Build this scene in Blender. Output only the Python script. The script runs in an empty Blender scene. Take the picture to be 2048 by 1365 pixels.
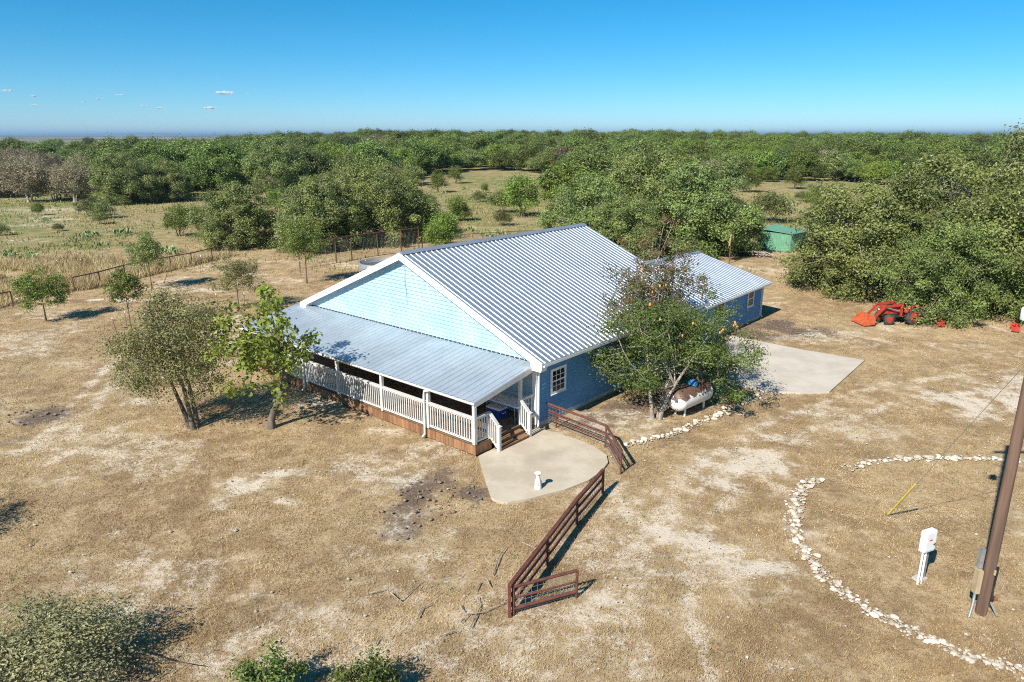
import bpy, math, random
import numpy as np
from mathutils import Vector, Matrix

# ---------------------------------------------------------------- camera, sky, sun, exposure
SC = bpy.context.scene
COL = SC.collection
F_PX, CAM_H, PITCH = 1429.066, 11.234, math.radians(16.0638)      # photo is 2048 px wide
cam_d = bpy.data.cameras.new('camera'); cam = bpy.data.objects.new('camera', cam_d); COL.objects.link(cam)
cam.location = (0, 0, CAM_H); cam.rotation_euler = (math.pi/2 - PITCH, 0, 0)
cam_d.sensor_width = 36; cam_d.lens = 36*F_PX/2048; cam_d.clip_start = .1; cam_d.clip_end = 90000
SC.camera = cam
SUN_EL, SUN_AZ = math.radians(40), math.radians(36.5)              # shadows run towards azimuth 36.5 (from +Y to +X)
w = bpy.data.worlds.new('World'); SC.world = w; w.use_nodes = True
nt = w.node_tree; bg = nt.nodes['Background']
sky = nt.nodes.new('ShaderNodeTexSky'); sky.sky_type = 'NISHITA'; sky.sun_disc = False
sky.sun_elevation = SUN_EL; sky.sun_rotation = SUN_AZ + math.pi
sky.altitude = 2000; sky.air_density = 1.0; sky.dust_density = 0.0; sky.ozone_density = 10.0
hsv = nt.nodes.new('ShaderNodeHueSaturation'); hsv.inputs['Saturation'].default_value = 1.2; hsv.inputs['Hue'].default_value = .481
nt.links.new(sky.outputs[0], hsv.inputs['Color']); nt.links.new(hsv.outputs[0], bg.inputs[0]); bg.inputs[1].default_value = .079
sun_d = bpy.data.lights.new('sun', 'SUN'); sun_d.energy = 5.0; sun_d.angle = math.radians(.53); sun_d.color = (1, .94, .85)
sun = bpy.data.objects.new('sun', sun_d); COL.objects.link(sun)
to_sun = Vector((-math.sin(SUN_AZ)*math.cos(SUN_EL), -math.cos(SUN_AZ)*math.cos(SUN_EL), math.sin(SUN_EL)))
sun.rotation_euler = to_sun.to_track_quat('Z', 'Y').to_euler()
SC.view_settings.view_transform = 'Standard'; SC.view_settings.look = 'None'
SC.view_settings.exposure = 0.68; SC.view_settings.gamma = 1
SC.cycles.max_bounces = 6; SC.cycles.transparent_max_bounces = 8; SC.cycles.volume_bounces = 0; SC.cycles.filter_width = 1.1; SC.cycles.use_denoising = False; SC.cycles.use_adaptive_sampling = False; SC.cycles.sample_clamp_indirect = 4

# ---------------------------------------------------------------- helpers
R = math.radians
def ray(px, py):
    a = (px-1024)/F_PX; b = (py-682.5)/F_PX
    return np.array([a, math.cos(PITCH)-b*math.sin(PITCH), -math.sin(PITCH)-b*math.cos(PITCH)])
def gp(px, py, z=0.):
    """photo pixel -> point at height z"""
    d = ray(px, py); t = (z-CAM_H)/d[2]; return Vector((d[0]*t, d[1]*t, z))
def top_z(base, px, py):
    """height of a pixel seen at the same depth as a ground point"""
    d = ray(px, py); return CAM_H + d[2]*base[1]/d[1]
def smooth(a, b, x):
    t = np.clip((np.asarray(x, float)-a)/(b-a), 0, 1); return t*t*(3-2*t)
def _hash(ix, iy, s):
    n = (ix*374761393 + iy*668265263 + s*974634541) & 0x7fffffff
    n = ((n ^ (n >> 13))*1274126177) & 0x7fffffff
    return ((n ^ (n >> 16)) & 0xffff)/65535.
def vnoise(x, y, s=0):
    x = np.asarray(x, float); y = np.asarray(y, float)
    ix = np.floor(x).astype(np.int64); iy = np.floor(y).astype(np.int64); fx = x-ix; fy = y-iy
    fx = fx*fx*(3-2*fx); fy = fy*fy*(3-2*fy)
    a = _hash(ix, iy, s); b = _hash(ix+1, iy, s); c = _hash(ix, iy+1, s); d = _hash(ix+1, iy+1, s)
    return (a*(1-fx)+b*fx)*(1-fy) + (c*(1-fx)+d*fx)*fy
def fbm(x, y, s=0, o=4):
    v = 0; a = .5
    for k in range(o): v = v + a*vnoise(x*2**k, y*2**k, s+k*17); a *= .5
    return v/(1-.5**o)

def np_mesh(name, V, F, attrs=None, smooth_shade=False, dom='FACE'):
    V = np.asarray(V, np.float32); F = np.asarray(F, np.int32); k = F.shape[1]
    m = bpy.data.meshes.new(name)
    m.vertices.add(len(V)); m.vertices.foreach_set('co', V.ravel())
    m.loops.add(F.size); m.loops.foreach_set('vertex_index', F.ravel())
    m.polygons.add(len(F)); m.polygons.foreach_set('loop_start', np.arange(len(F), dtype=np.int32)*k)
    m.update(calc_edges=True)
    m.polygons.foreach_set('use_smooth', np.full(len(F), smooth_shade, bool))
    for n, a in (attrs or {}).items():
        at = m.attributes.new(n, 'FLOAT', dom); at.data.foreach_set('value', np.asarray(a, np.float32))
    return m
class MB:
    """collects shapes, builds ONE mesh object"""
    def __init__(s): s.v = []; s.f = []; s.sm = []
    def add(s, V, F, sm=False):
        o = len(s.v); s.v += [tuple(p) for p in V]; s.f += [tuple(i+o for i in f) for f in F]; s.sm += [sm]*len(F); return s
    def hexa(s, P): return s.add(P, [(0,3,2,1),(4,5,6,7),(0,1,5,4),(1,2,6,5),(2,3,7,6),(3,0,4,7)])
    def box(s, x0, x1, y0, y1, z0, z1):
        return s.hexa([(x0,y0,z0),(x1,y0,z0),(x1,y1,z0),(x0,y1,z0),(x0,y0,z1),(x1,y0,z1),(x1,y1,z1),(x0,y1,z1)])
    def bar(s, a, b, wd, ht, up=(0,0,1)):
        a = Vector(a); b = Vector(b); d = (b-a).normalized(); u = Vector(up)
        sd = d.cross(u)
        if sd.length < 1e-3: sd = d.cross(Vector((1,0,0)))
        sd.normalize(); u = sd.cross(d).normalized(); sd = sd*wd/2; u = u*ht/2
        return s.hexa([a-sd-u, a+sd-u, b+sd-u, b-sd-u, a-sd+u, a+sd+u, b+sd+u, b-sd+u])
    def tube(s, pts, rad, n=6, caps=True, sm=True):
        pts = [Vector(p) for p in pts]
        if not hasattr(rad, '__len__'): rad = [rad]*len(pts)
        V = []; F = []; prev = None
        for i, p in enumerate(pts):
            d = (pts[min(i+1, len(pts)-1)] - pts[max(i-1, 0)]).normalized()
            if prev is None: x = d.orthogonal().normalized()
            else:
                x = prev - d*prev.dot(d); x = x.normalized() if x.length > 1e-4 else d.orthogonal().normalized()
            prev = x; y = d.cross(x)
            for k in range(n):
                a = 2*math.pi*k/n; V.append(p + (x*math.cos(a)+y*math.sin(a))*rad[i])
        for i in range(len(pts)-1):
            for k in range(n):
                k2 = (k+1) % n; F.append((i*n+k, i*n+k2, (i+1)*n+k2, (i+1)*n+k))
        s.add(V, F, sm)
        if caps:
            s.add(V[:n], [tuple(range(n))[::-1]]); s.add(V[-n:], [tuple(range(n))])
        return s
    def lathe(s, prof, n=14, c=(0,0,0), axis='z', sm=True):
        V = []; F = []
        for r, h in prof:
            for k in range(n):
                a = 2*math.pi*k/n; p = (r*math.cos(a), r*math.sin(a), h)
                if axis == 'y': p = (p[0], p[2], p[1])
                if axis == 'x': p = (p[2], p[0], p[1])
                V.append((p[0]+c[0], p[1]+c[1], p[2]+c[2]))
        for i in range(len(prof)-1):
            for k in range(n):
                k2 = (k+1) % n; F.append((i*n+k, i*n+k2, (i+1)*n+k2, (i+1)*n+k))
        s.add(V, F, sm); s.add(V[:n], [tuple(range(n))[::-1]]); s.add(V[-n:], [tuple(range(n))]); return s
    def prism(s, poly, z0, z1):
        n = len(poly); V = [(x,y,z0) for x,y in poly] + [(x,y,z1) for x,y in poly]
        return s.add(V, [tuple(range(n))[::-1], tuple(range(n, 2*n))] + [(k, (k+1) % n, n+(k+1) % n, n+k) for k in range(n)])
    def mesh(s, name):
        m = bpy.data.meshes.new(name); m.from_pydata(s.v, [], s.f)
        m.polygons.foreach_set('use_smooth', np.array(s.sm, bool)); m.update(); return m
    def build(s, name, mat, parent=None, loc=None):
        return put(name, s.mesh(name), mat, parent, loc)
def put(name, mesh, mat=None, parent=None, loc=None, rz=0, sc=1):
    o = bpy.data.objects.new(name, mesh); COL.objects.link(o)
    if mesh is not None and mat is not None and not mesh.materials: mesh.materials.append(mat)
    if parent: o.parent = parent
    if loc is not None: o.location = loc
    if rz: o.rotation_euler = (0, 0, rz)
    if sc != 1: o.scale = (sc, sc, sc) if not hasattr(sc, '__len__') else sc
    return o
def tag(o, label, cat, group=None):
    o['label'] = label; o['category'] = cat
    if group: o['group'] = group
    return o
def empty(name, loc, rz=0, label=None, cat=None, group=None):
    o = put(name, None, None, None, loc, rz); o.empty_display_size = .3
    if label: tag(o, label, cat, group)
    return o
def kind(o, k): o['kind'] = k; return o

# ---------------------------------------------------------------- materials
def new_mat(name):
    m = bpy.data.materials.new(name); m.use_nodes = True
    return m, m.node_tree, m.node_tree.nodes['Principled BSDF']
def nd(t, typ, **kw):
    n = t.nodes.new(typ)
    for k, v in kw.items(): setattr(n, k, v)
    return n
def mixc(t, fac, a, b, typ='MIX'):
    n = nd(t, 'ShaderNodeMix', data_type='RGBA', blend_type=typ)
    for i, v in ((0, fac), (6, a), (7, b)):
        if hasattr(v, 'links') or isinstance(v, bpy.types.NodeSocket): t.links.new(v, n.inputs[i])
        else: n.inputs[i].default_value = v if i == 0 else (*v, 1)
    return n.outputs[2]
def math_n(t, op, a, b=0., clamp=False):
    n = nd(t, 'ShaderNodeMath', operation=op, use_clamp=clamp)
    for i, v in ((0, a), (1, b)):
        if isinstance(v, bpy.types.NodeSocket): t.links.new(v, n.inputs[i])
        else: n.inputs[i].default_value = v
    return n.outputs[0]
def noise(t, scale, detail=4, rough=.55, vec=None, stretch=None):
    if vec is None: vec = nd(t, 'ShaderNodeNewGeometry').outputs['Position']
    if stretch:
        mp = nd(t, 'ShaderNodeMapping'); mp.inputs['Scale'].default_value = stretch; t.links.new(vec, mp.inputs[0]); vec = mp.outputs[0]
    n = nd(t, 'ShaderNodeTexNoise'); n.inputs['Scale'].default_value = scale; n.inputs['Detail'].default_value = detail; n.inputs['Roughness'].default_value = rough
    t.links.new(vec, n.inputs['Vector']); return n.outputs['Fac']
def ramp(t, fac, a, b):
    n = nd(t, 'ShaderNodeMapRange', interpolation_type='SMOOTHSTEP'); t.links.new(fac, n.inputs[0])
    n.inputs[1].default_value = a; n.inputs[2].default_value = b; return n.outputs[0]
def bump(t, p, h, strength=.3, dist=.02):
    b = nd(t, 'ShaderNodeBump'); b.inputs['Strength'].default_value = strength; b.inputs['Distance'].default_value = dist
    t.links.new(h, b.inputs['Height']); t.links.new(b.outputs[0], p.inputs['Normal'])
def simple(name, c1, c2=None, scale=3., rough=.7, metal=0., stretch=None, lo=.35, hi=.65, bstr=0., bdist=.01, obj_var=0.):
    m, t, p = new_mat(name); p.inputs['Roughness'].default_value = rough; p.inputs['Metallic'].default_value = metal
    c2 = c2 or tuple(x*.8 for x in c1)
    n = noise(t, scale, 5, .6, stretch=stretch); col = mixc(t, ramp(t, n, lo, hi), c1, c2)
    if obj_var:
        oi = nd(t, 'ShaderNodeObjectInfo'); hv = nd(t, 'ShaderNodeHueSaturation'); t.links.new(col, hv.inputs['Color'])
        t.links.new(math_n(t, 'ADD', math_n(t, 'MULTIPLY', oi.outputs['Random'], obj_var), 1-obj_var/2), hv.inputs['Value']); col = hv.outputs[0]
    t.links.new(col, p.inputs['Base Color'])
    if bstr: bump(t, p, n, bstr, bdist)
    return m
def leaf_mat(name, c, var=.5, dry=None, trans=.3, ov=.8):
    m, t, p = new_mat(name); p.inputs['Roughness'].default_value = .45; p.inputs['Specular IOR Level'].default_value = .5
    at = nd(t, 'ShaderNodeAttribute', attribute_name='tint'); oi = nd(t, 'ShaderNodeObjectInfo')
    lo = tuple(x*(1-var) for x in c); hi = (min(1, c[0]*(1+var*1.15)), c[1]*(1+var), c[2]*(1+var*.6))
    col = mixc(t, at.outputs['Fac'], lo, hi)
    if dry: col = mixc(t, ramp(t, at.outputs['Fac'], dry[1], dry[1]+.06), col, dry[0])
    hv = nd(t, 'ShaderNodeHueSaturation'); t.links.new(col, hv.inputs['Color'])
    t.links.new(math_n(t, 'ADD', math_n(t, 'MULTIPLY', oi.outputs['Random'], .035), .472), hv.inputs['Hue'])
    t.links.new(math_n(t, 'ADD', math_n(t, 'MULTIPLY', oi.outputs['Random'], ov), 1.02-ov/2), hv.inputs['Value'])
    t.links.new(hv.outputs[0], p.inputs['Base Color'])
    tr = nd(t, 'ShaderNodeBsdfTranslucent'); t.links.new(hv.outputs[0], tr.inputs[0])
    mx = nd(t, 'ShaderNodeMixShader'); mx.inputs[0].default_value = trans
    t.links.new(p.outputs[0], mx.inputs[1]); t.links.new(tr.outputs[0], mx.inputs[2])
    t.links.new(mx.outputs[0], t.nodes['Material Output'].inputs[0]); return m

M = {}
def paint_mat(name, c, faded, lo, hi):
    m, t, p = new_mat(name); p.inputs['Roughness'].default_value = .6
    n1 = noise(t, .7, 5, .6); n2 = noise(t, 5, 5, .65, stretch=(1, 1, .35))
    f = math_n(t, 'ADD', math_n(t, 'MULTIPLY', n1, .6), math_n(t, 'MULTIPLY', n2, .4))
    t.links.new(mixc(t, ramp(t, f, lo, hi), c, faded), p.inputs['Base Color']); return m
M['blue'] = paint_mat('shaded_blue_paint', (.085, .255, .45), (.115, .305, .50), .35, .65)  # wall blue darkened in colour to carry the shade on the side walls
M['blue_lit_faded'] = paint_mat('sunlit_faded_blue_paint', (.275, .425, .51), (.36, .50, .565), .36, .62)  # paler copy for the gable: weathered fading plus sunlight put into the colour
M['white'] = simple('white_paint', (.60, .59, .56), (.48, .46, .42), 2.5, .5, lo=.45, hi=.8)
M['white_trim'] = simple('white_trim', (.8, .79, .77), (.72, .71, .68), 1.2, .45, lo=.45, hi=.8)
def metal_mat(nm, metal, c1, c2):
    m, t, p = new_mat(nm); p.inputs['Metallic'].default_value = metal; p.inputs['Roughness'].default_value = .44
    n = noise(t, 1.3, 5, .6); oi = nd(t, 'ShaderNodeObjectInfo')
    col = mixc(t, ramp(t, n, .3, .7), c1, c2)
    hv = nd(t, 'ShaderNodeHueSaturation'); t.links.new(col, hv.inputs['Color'])
    t.links.new(math_n(t, 'ADD', math_n(t, 'MULTIPLY', oi.outputs['Random'], .12), .94), hv.inputs['Value'])
    t.links.new(hv.outputs[0], p.inputs['Base Color']); return m
M['metal'] = metal_mat('galvanised_roof_sheet', .85, (.70, .74, .78), (.60, .65, .70))
M['metal_porch'] = metal_mat('porch_roof_sheet', .45, (.46, .53, .58), (.40, .47, .53))
M['flashing'] = simple('ridge_flashing', (.42, .47, .52), (.36, .41, .46), 1, .45, .6)
M['concrete'] = simple('concrete', (.55, .50, .42), (.44, .39, .32), .9, .9, lo=.3, hi=.7, bstr=.2)
M['wood'] = simple('weathered_wood', (.30, .155, .075), (.19, .095, .045), 2.2, .8, stretch=(1, 1, .3), obj_var=.5)
M['deck'] = simple('deck_wood', (.21, .135, .08), (.15, .09, .05), 3, .8, obj_var=.4)
M['rust'] = simple('rusty_pipe', (.16, .055, .035), (.10, .035, .024), 6, .75, .1)
M['rust_dark'] = simple('dark_rust_steel', (.10, .05, .032), (.16, .075, .045), 7, .8)
M['wire'] = simple('galvanised_wire', (.38, .38, .37), (.28, .26, .24), 8, .5, .5)
M['glass'] = simple('dark_glass', (.012, .014, .018), (.02, .022, .025), 1, .06)
M['bark'] = simple('bark', (.16, .13, .10), (.085, .068, .05), 7, .9, stretch=(1, 1, .25), bstr=.5, bdist=.03)
M['bark_pale'] = simple('pale_bark', (.33, .29, .24), (.20, .17, .14), 6, .9, stretch=(1, 1, .3), bstr=.4, bdist=.02)
M['snag'] = simple('dead_wood', (.42, .38, .33), (.30, .26, .22), 5, .9)
M['pole'] = simple('pole_wood', (.19, .115, .08), (.085, .05, .034), 5, .85, stretch=(1, 1, .06), lo=.3, hi=.7, bstr=.5, bdist=.02)
M['stone'] = simple('limestone', (.62, .56, .46), (.40, .33, .25), 5, .95, bstr=.6, bdist=.04, obj_var=.5)
M['orange'] = simple('tractor_orange', (.46, .04, .022), (.30, .035, .022), 4, .55)
M['orange_worn'] = simple('worn_bucket', (.55, .11, .03), (.36, .07, .03), 5, .6)
M['tyre'] = simple('rubber', (.025, .024, .023), (.075, .065, .055), 5, .9)
M['black'] = simple('black_metal', (.015, .015, .016), (.03, .03, .03), 5, .5)
M['green_metal'] = simple('green_sheet_metal', (.15, .34, .22), (.11, .27, .17), 1.5, .55, lo=.3, hi=.7)
M['cooler_blue'] = simple('blue_plastic', (.02, .07, .32), (.02, .06, .27), 4, .4)
M['grey'] = simple('grey_metal', (.34, .35, .35), (.26, .27, .27), 6, .5, .4)
M['white_metal'] = simple('white_enamel', (.80, .81, .82), (.74, .75, .76), 5, .4)
M['tan_box'] = simple('tan_board', (.42, .34, .20), (.34, .27, .16), 5, .7)
M['yellow'] = simple('yellow_plastic', (.75, .62, .04), (.66, .52, .04), 5, .5)
M['red'] = simple('red_sticker', (.7, .05, .04), (.6, .04, .04), 5, .5)
M['brick'] = simple('red_brick', (.36, .10, .05), (.28, .08, .04), 9, .9)
M['plaster'] = simple('painted_plaster', (.75, .72, .67), (.52, .47, .42), 14, .8, lo=.45, hi=.7, bstr=.4)
M['pear'] = simple('ripe_pear', (.62, .30, .06), (.55, .22, .04), 10, .5)
M['cactus'] = simple('cactus_pad', (.20, .27, .10), (.27, .30, .13), 3, .7, obj_var=.4)
M['twig'] = simple('bleached_twig', (.40, .35, .29), (.24, .19, .15), 8, .9)
M['clod'] = simple('soil_clod', (.17, .125, .09), (.24, .18, .13), 8, .95)
def tank_mat():
    m, t, p = new_mat('tank_paint'); p.inputs['Roughness'].default_value = .5
    g = nd(t, 'ShaderNodeNewGeometry'); sx = nd(t, 'ShaderNodeSeparateXYZ'); tc = nd(t, 'ShaderNodeTexCoord'); t.links.new(tc.outputs['Object'], sx.inputs[0])
    n = noise(t, 4.5, 6, .7); f = math_n(t, 'ADD', math_n(t, 'MULTIPLY', math_n(t, 'SUBTRACT', sx.outputs[2], .86), 1.7), math_n(t, 'MULTIPLY', math_n(t, 'SUBTRACT', n, .42), 2.0))
    t.links.new(mixc(t, ramp(t, f, .05, .16), (.76, .74, .70), (.13, .075, .05)), p.inputs['Base Color']); return m
M['tank'] = tank_mat()
M['oak'] = leaf_mat('live_oak_leaves', (.122, .182, .044), .5)
M['oak_b'] = leaf_mat('grey_green_oak_leaves', (.190, .255, .082), .5, ov=.25)
M['mid'] = leaf_mat('elm_leaves', (.14, .21, .038), .5)
M['bright'] = leaf_mat('bright_leaves', (.20, .30, .048), .45, trans=.4, ov=.15)
M['sparse'] = leaf_mat('mesquite_leaves', (.15, .185, .06), .5)
M['greyleaf'] = leaf_mat('grey_brown_thicket', (.23, .205, .135), .4)
M['cedar'] = leaf_mat('juniper_foliage', (.072, .122, .034), .5)
M['olive'] = leaf_mat('olive_leaves', (.205, .21, .085), .55, ov=.15)
M['pearleaf'] = leaf_mat('pear_leaves', (.095, .155, .034), .55, dry=((.18, .10, .045), .86), ov=.15)
M['pearbrown'] = leaf_mat('browning_pear_leaves', (.13, .155, .05), .5, dry=((.20, .115, .05), .60), ov=.15)
M['silver'] = leaf_mat('silvery_leaves', (.27, .28, .15), .5, ov=.15)

# ---------------------------------------------------------------- terrain
def rise(x, y):
    x = np.asarray(x, float); y = np.asarray(y, float); d = np.hypot(x, y); az = np.degrees(np.arctan2(x, np.maximum(y, 1)))
    z = 3.6*smooth(130, 420, d)*smooth(-23, -11, az)*(1-.45*smooth(8, 24, az)) - 7*smooth(900, 2600, d)
    return z + smooth(2500, 6000, d)*6*(fbm(x/2500, y/2500, 5)-.5)
SOIL = [(885,985,1.5,.9,1), (830,1025,1.2,.7,.8), (790,1068,.7,.35,.9), (935,975,.7,.5,.9), (30,835,1.7,.75,1), (85,820,.9,.5,.9), (25,880,.5,.3,.7), (1540,650,2.4,1.2,1), (1600,662,2.2,1.1,1), (1500,668,1.6,1.,.9),
        (1240,820,2.2,1.3,.85), (1180,835,1.6,.9,.8), (1300,850,1.5,1.0,.6), (1400,830,1.6,1.2,.6), (690,1150,1.3,.5,.42), (560,1230,1.4,.5,.45), (640,1215,1.2,.4,.4), (760,1220,1.,.4,.4), (1700,600,2.5,.9,.5), (1720,690,2.5,.6,.4), (620,600,6,2.,.35), (450,690,3,1.5,.3), (300,500,5,1,.3)]
TRACKS = [[(0,455),(60,440),(130,425),(230,408),(330,397)], [(0,470),(70,452),(150,432)], [(330,640),(230,720),(150,800),(60,900)], [(355,650),(260,730),(190,810),(110,920)], [(1420,1365),(1380,1200),(1390,1080),(1480,960),(1620,860),(1800,800),(2040,770)], [(1290,1365),(1270,1200),(1290,1060),(1390,930),(1540,840),(1760,770),(2040,735)]]
CAL = [(1320,1065,1.3,.65,1), (1400,1095,1.1,.6,1), (1460,1130,1.3,.45,.9), (1270,1035,1.,.4,.7), (1240,1205,.9,.4,.9), (1215,1235,.8,.3,.85), (1290,1170,.8,.3,.7), (1360,1215,.9,.3,.6), (1150,1300,.8,.3,.6), (1120,1350,1,.3,.6), (1440,1350,1,.3,.6), (1560,1330,1,.3,.5),
       (1480,905,1.7,.8,1), (1520,935,1.4,.7,1), (1430,930,1.2,.7,.9), (1560,875,1.6,.8,.7), (1460,965,.8,.4,.8), (1690,880,1.4,.4,.6), (1960,810,3.2,1.1,1), (1900,785,2.2,.8,.9), (2040,770,2.5,1.,.9), (1800,770,1.5,.5,.5), (1620,830,2.5,.7,.4),
       (470,965,1.,.5,.9), (560,945,.8,.35,.85), (440,1005,.7,.35,.8), (580,1000,.7,.3,.75), (250,965,.8,.35,.75), (90,925,.9,.35,.8), (150,1120,.5,.25,.7), (240,1065,.5,.25,.7), (470,1060,.6,.4,.7), (640,985,.5,.3,.6), (500,1185,.8,.3,.5), (880,905,.9,.25,.8), (800,860,1.,.25,.7), (680,790,1.4,.5,.7), (720,830,1.2,.5,.7), (620,805,1.5,.5,.6),
       (160,780,2.2,.8,.5), (130,740,2.5,.5,.4), (280,800,1.2,.4,.7), (250,600,3,.5,.8), (400,580,3,.4,.7), (330,575,2.5,.4,.6), (100,450,7,2.5,.6), (60,420,9,3,.7), (20,480,5,2,.5), (300,395,14,3,.6), (480,380,12,3,.6), (1020,300,20,12,.5), (1580,420,10,5,.4)]
GREEN = [(150,490,7,2.6,1), (260,470,8,2.5,.9), (330,440,9,3,.6), (60,500,4,1.5,.8), (980,400,16,16,.7), (950,360,18,16,.7), (920,440,9,7,.5), (1050,470,8,5,.5), (420,420,9,4,.6), (1560,400,9,6,.35), (1620,440,8,5,.35), (500,430,9,5,.5)]
def blobs(L, x, y, seed):
    m = np.zeros(np.shape(x)); n = fbm(x*.9, y*.9, seed, 5); n2 = fbm(x*.55, y*.55, seed+3, 4); n3 = fbm(x*.55, y*.55, seed+7, 4)
    for px, py, rx, ry, s in L:
        c = gp(px, py); sc = 1.25
        e = ((x-c[0]+(n2-.5)*1.6*rx)/(rx*sc))**2 + ((y-c[1]+(n3-.5)*1.6*ry)/(ry*sc*1.3))**2
        m = np.maximum(m, s*np.clip(1.15 - np.sqrt(e) + (n-.5)*2.2, 0, 1))
    return m
def axis_coords(lo, hi, step, far_lo, far_hi, g=1.16):
    a = list(np.arange(lo, hi+step/2, step)); s = step
    while a[-1] < far_hi: s *= g; a.append(a[-1]+s)
    s = step
    while a[0] > far_lo: s *= g; a.insert(0, a[0]-s)
    return np.array(a)
gx = np.unique(np.clip(axis_coords(-36, 36, .32, -38000, 38000), -38000, 38000)); gy = np.unique(np.clip(axis_coords(10, 78, .32, -300, 36000), -300, 36000))
X, Y = np.meshgrid(gx, gy); Z = rise(X, Y) + (fbm(X*.7, Y*.7, 3)-.5)*.10*smooth(78, 60, np.hypot(X*.7, Y)) - .05
near_pad = smooth(0, 1, 1)
V = np.stack([X, Y, Z], -1).reshape(-1, 3); nx, ny = len(gx), len(gy)
ii = (np.arange(ny-1)[:, None]*nx + np.arange(nx-1)[None, :]).ravel(); FQ = np.stack([ii, ii+1, ii+nx+1, ii+nx], -1)
xs, ys = V[:, 0], V[:, 1]
def tracks(x, y):
    m = np.zeros(np.shape(x))
    for T in TRACKS:
        P = [gp(*q) for q in T]
        for a, b in zip(P, P[1:]):
            d = b-a; t = np.clip(((x-a.x)*d.x+(y-a.y)*d.y)/(d.x**2+d.y**2), 0, 1); w_ = .38*(1+.012*math.hypot(a.x, a.y)); m = np.maximum(m, 1-np.hypot(x-a.x-t*d.x, y-a.y-t*d.y)/w_)
    return np.clip(m*1.3, 0, 1)*(.35+.75*fbm(x*.8, y*.8, 19))

g_soil = blobs(SOIL, xs, ys, 11); g_cal = blobs(CAL, xs, ys, 23); g_grn = blobs(GREEN, xs, ys, 37)
d_all = np.hypot(xs, ys)
g_cal = np.maximum(g_cal, .9*tracks(xs, ys))
g_cal = np.maximum(g_cal, .56*smooth(.50, .68, fbm(xs*.22+9, ys*.3, 63))*(d_all < 70))
g_grn = np.maximum(g_grn, smooth(68, 110, d_all)*(.35+.6*smooth(.36, .60, fbm(xs*.06, ys*.06, 51))))
gm = np_mesh('ground', V, FQ, dict(soil=g_soil, cal=g_cal, grn=g_grn, far=smooth(450, 1500, d_all)), True, 'POINT')
def ground_mat():
    m, t, p = new_mat('dry_pasture'); p.inputs['Roughness'].default_value = .95; p.inputs['Specular IOR Level'].default_value = .1
    A = lambda n: nd(t, 'ShaderNodeAttribute', attribute_name=n).outputs['Fac']
    big = noise(t, .16, 5, .6); med = noise(t, 1.3, 6, .65); fine = noise(t, 8, 8, .8); grit = noise(t, 34, 4, .8)
    col = mixc(t, ramp(t, big, .40, .60), (.43, .32, .175), (.33, .23, .12))
    col = mixc(t, ramp(t, med, .42, .66), col, (.53, .405, .245))
    col = mixc(t, math_n(t, 'MULTIPLY', ramp(t, noise(t, 3.2, 6, .75), .52, .64), .6), col, (.23, .145, .08))
    col = mixc(t, math_n(t, 'MULTIPLY', ramp(t, fine, .50, .62), .85), col, (.22, .14, .078))
    col = mixc(t, math_n(t, 'MULTIPLY', ramp(t, grit, .58, .66), .5), col, (.62, .52, .37))
    col = mixc(t, math_n(t, 'MULTIPLY', ramp(t, noise(t, 2.6, 4, .6), .62, .72), .5), col, (.20, .19, .075))
    col = mixc(t, math_n(t, 'MULTIPLY', ramp(t, noise(t, .5, 6, .7), .48, .62), .6), col, (.235, .155, .085))
    gr = math_n(t, 'MULTIPLY', A('grn'), ramp(t, noise(t, .55, 5, .65), .28, .62))
    col = mixc(t, math_n(t, 'MULTIPLY', gr, 1.1, True), col, (.14, .175, .05))
    so = ramp(t, math_n(t, 'ADD', A('soil'), math_n(t, 'MULTIPLY', math_n(t, 'SUBTRACT', fine, .5), 2.6)), .22, .95)
    dark = mixc(t, ramp(t, grit, .55, .72), (.15, .11, .082), (.30, .24, .185))
    col = mixc(t, so, col, dark)
    ca = ramp(t, math_n(t, 'ADD', A('cal'), math_n(t, 'MULTIPLY', math_n(t, 'SUBTRACT', math_n(t, 'ADD', math_n(t, 'MULTIPLY', med, .45), math_n(t, 'MULTIPLY', fine, .65)), .55), 4.2)), .34, .9)
    col = mixc(t, math_n(t, 'MULTIPLY', ca, .85), col, mixc(t, ramp(t, grit, .4, .65), (.74, .66, .54), (.58, .49, .37)))
    fa = mixc(t, ramp(t, noise(t, .004, 5, .6, stretch=(.35, 1, 1)), .46, .54), (.045, .065, .025), (.36, .29, .17))
    col = mixc(t, A('far'), col, fa)
    t.links.new(col, p.inputs['Base Color'])
    bump(t, p, math_n(t, 'ADD', fine, math_n(t, 'MULTIPLY', grit, .5)), .75, .07); return m
ground = kind(put('ground', gm, ground_mat()), 'structure')

# low blue hills on the horizon
rng = np.random.default_rng(4)
HB = MB()
for k, (dist, h0, seed) in enumerate(((8000, 20, 3), (13000, 44, 7), (20000, 82, 13))):
    n = 160; az = np.linspace(R(-44), R(44), n); prof = fbm(az*9+seed, az*0, seed, 5)
    prof2 = h0*np.clip((prof-.36)*2.2, .12, 1.25)
    Vv = []
    for a, h in zip(az, prof2):
        for dd, hh in ((-900, -14), (0, h), (1500, h*.85), (3000, -14)):
            Vv.append((math.sin(a)*(dist+dd), math.cos(a)*(dist+dd), hh))
    Ff = [(i*4+j, i*4+4+j, i*4+5+j, i*4+1+j) for i in range(n-1) for j in range(3)]
    HB.add(Vv, Ff, True)
kind(HB.build('hills', simple('far_wooded_hills', (.05, .07, .03), (.12, .11, .06), .0012, .95)), 'structure')

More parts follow.
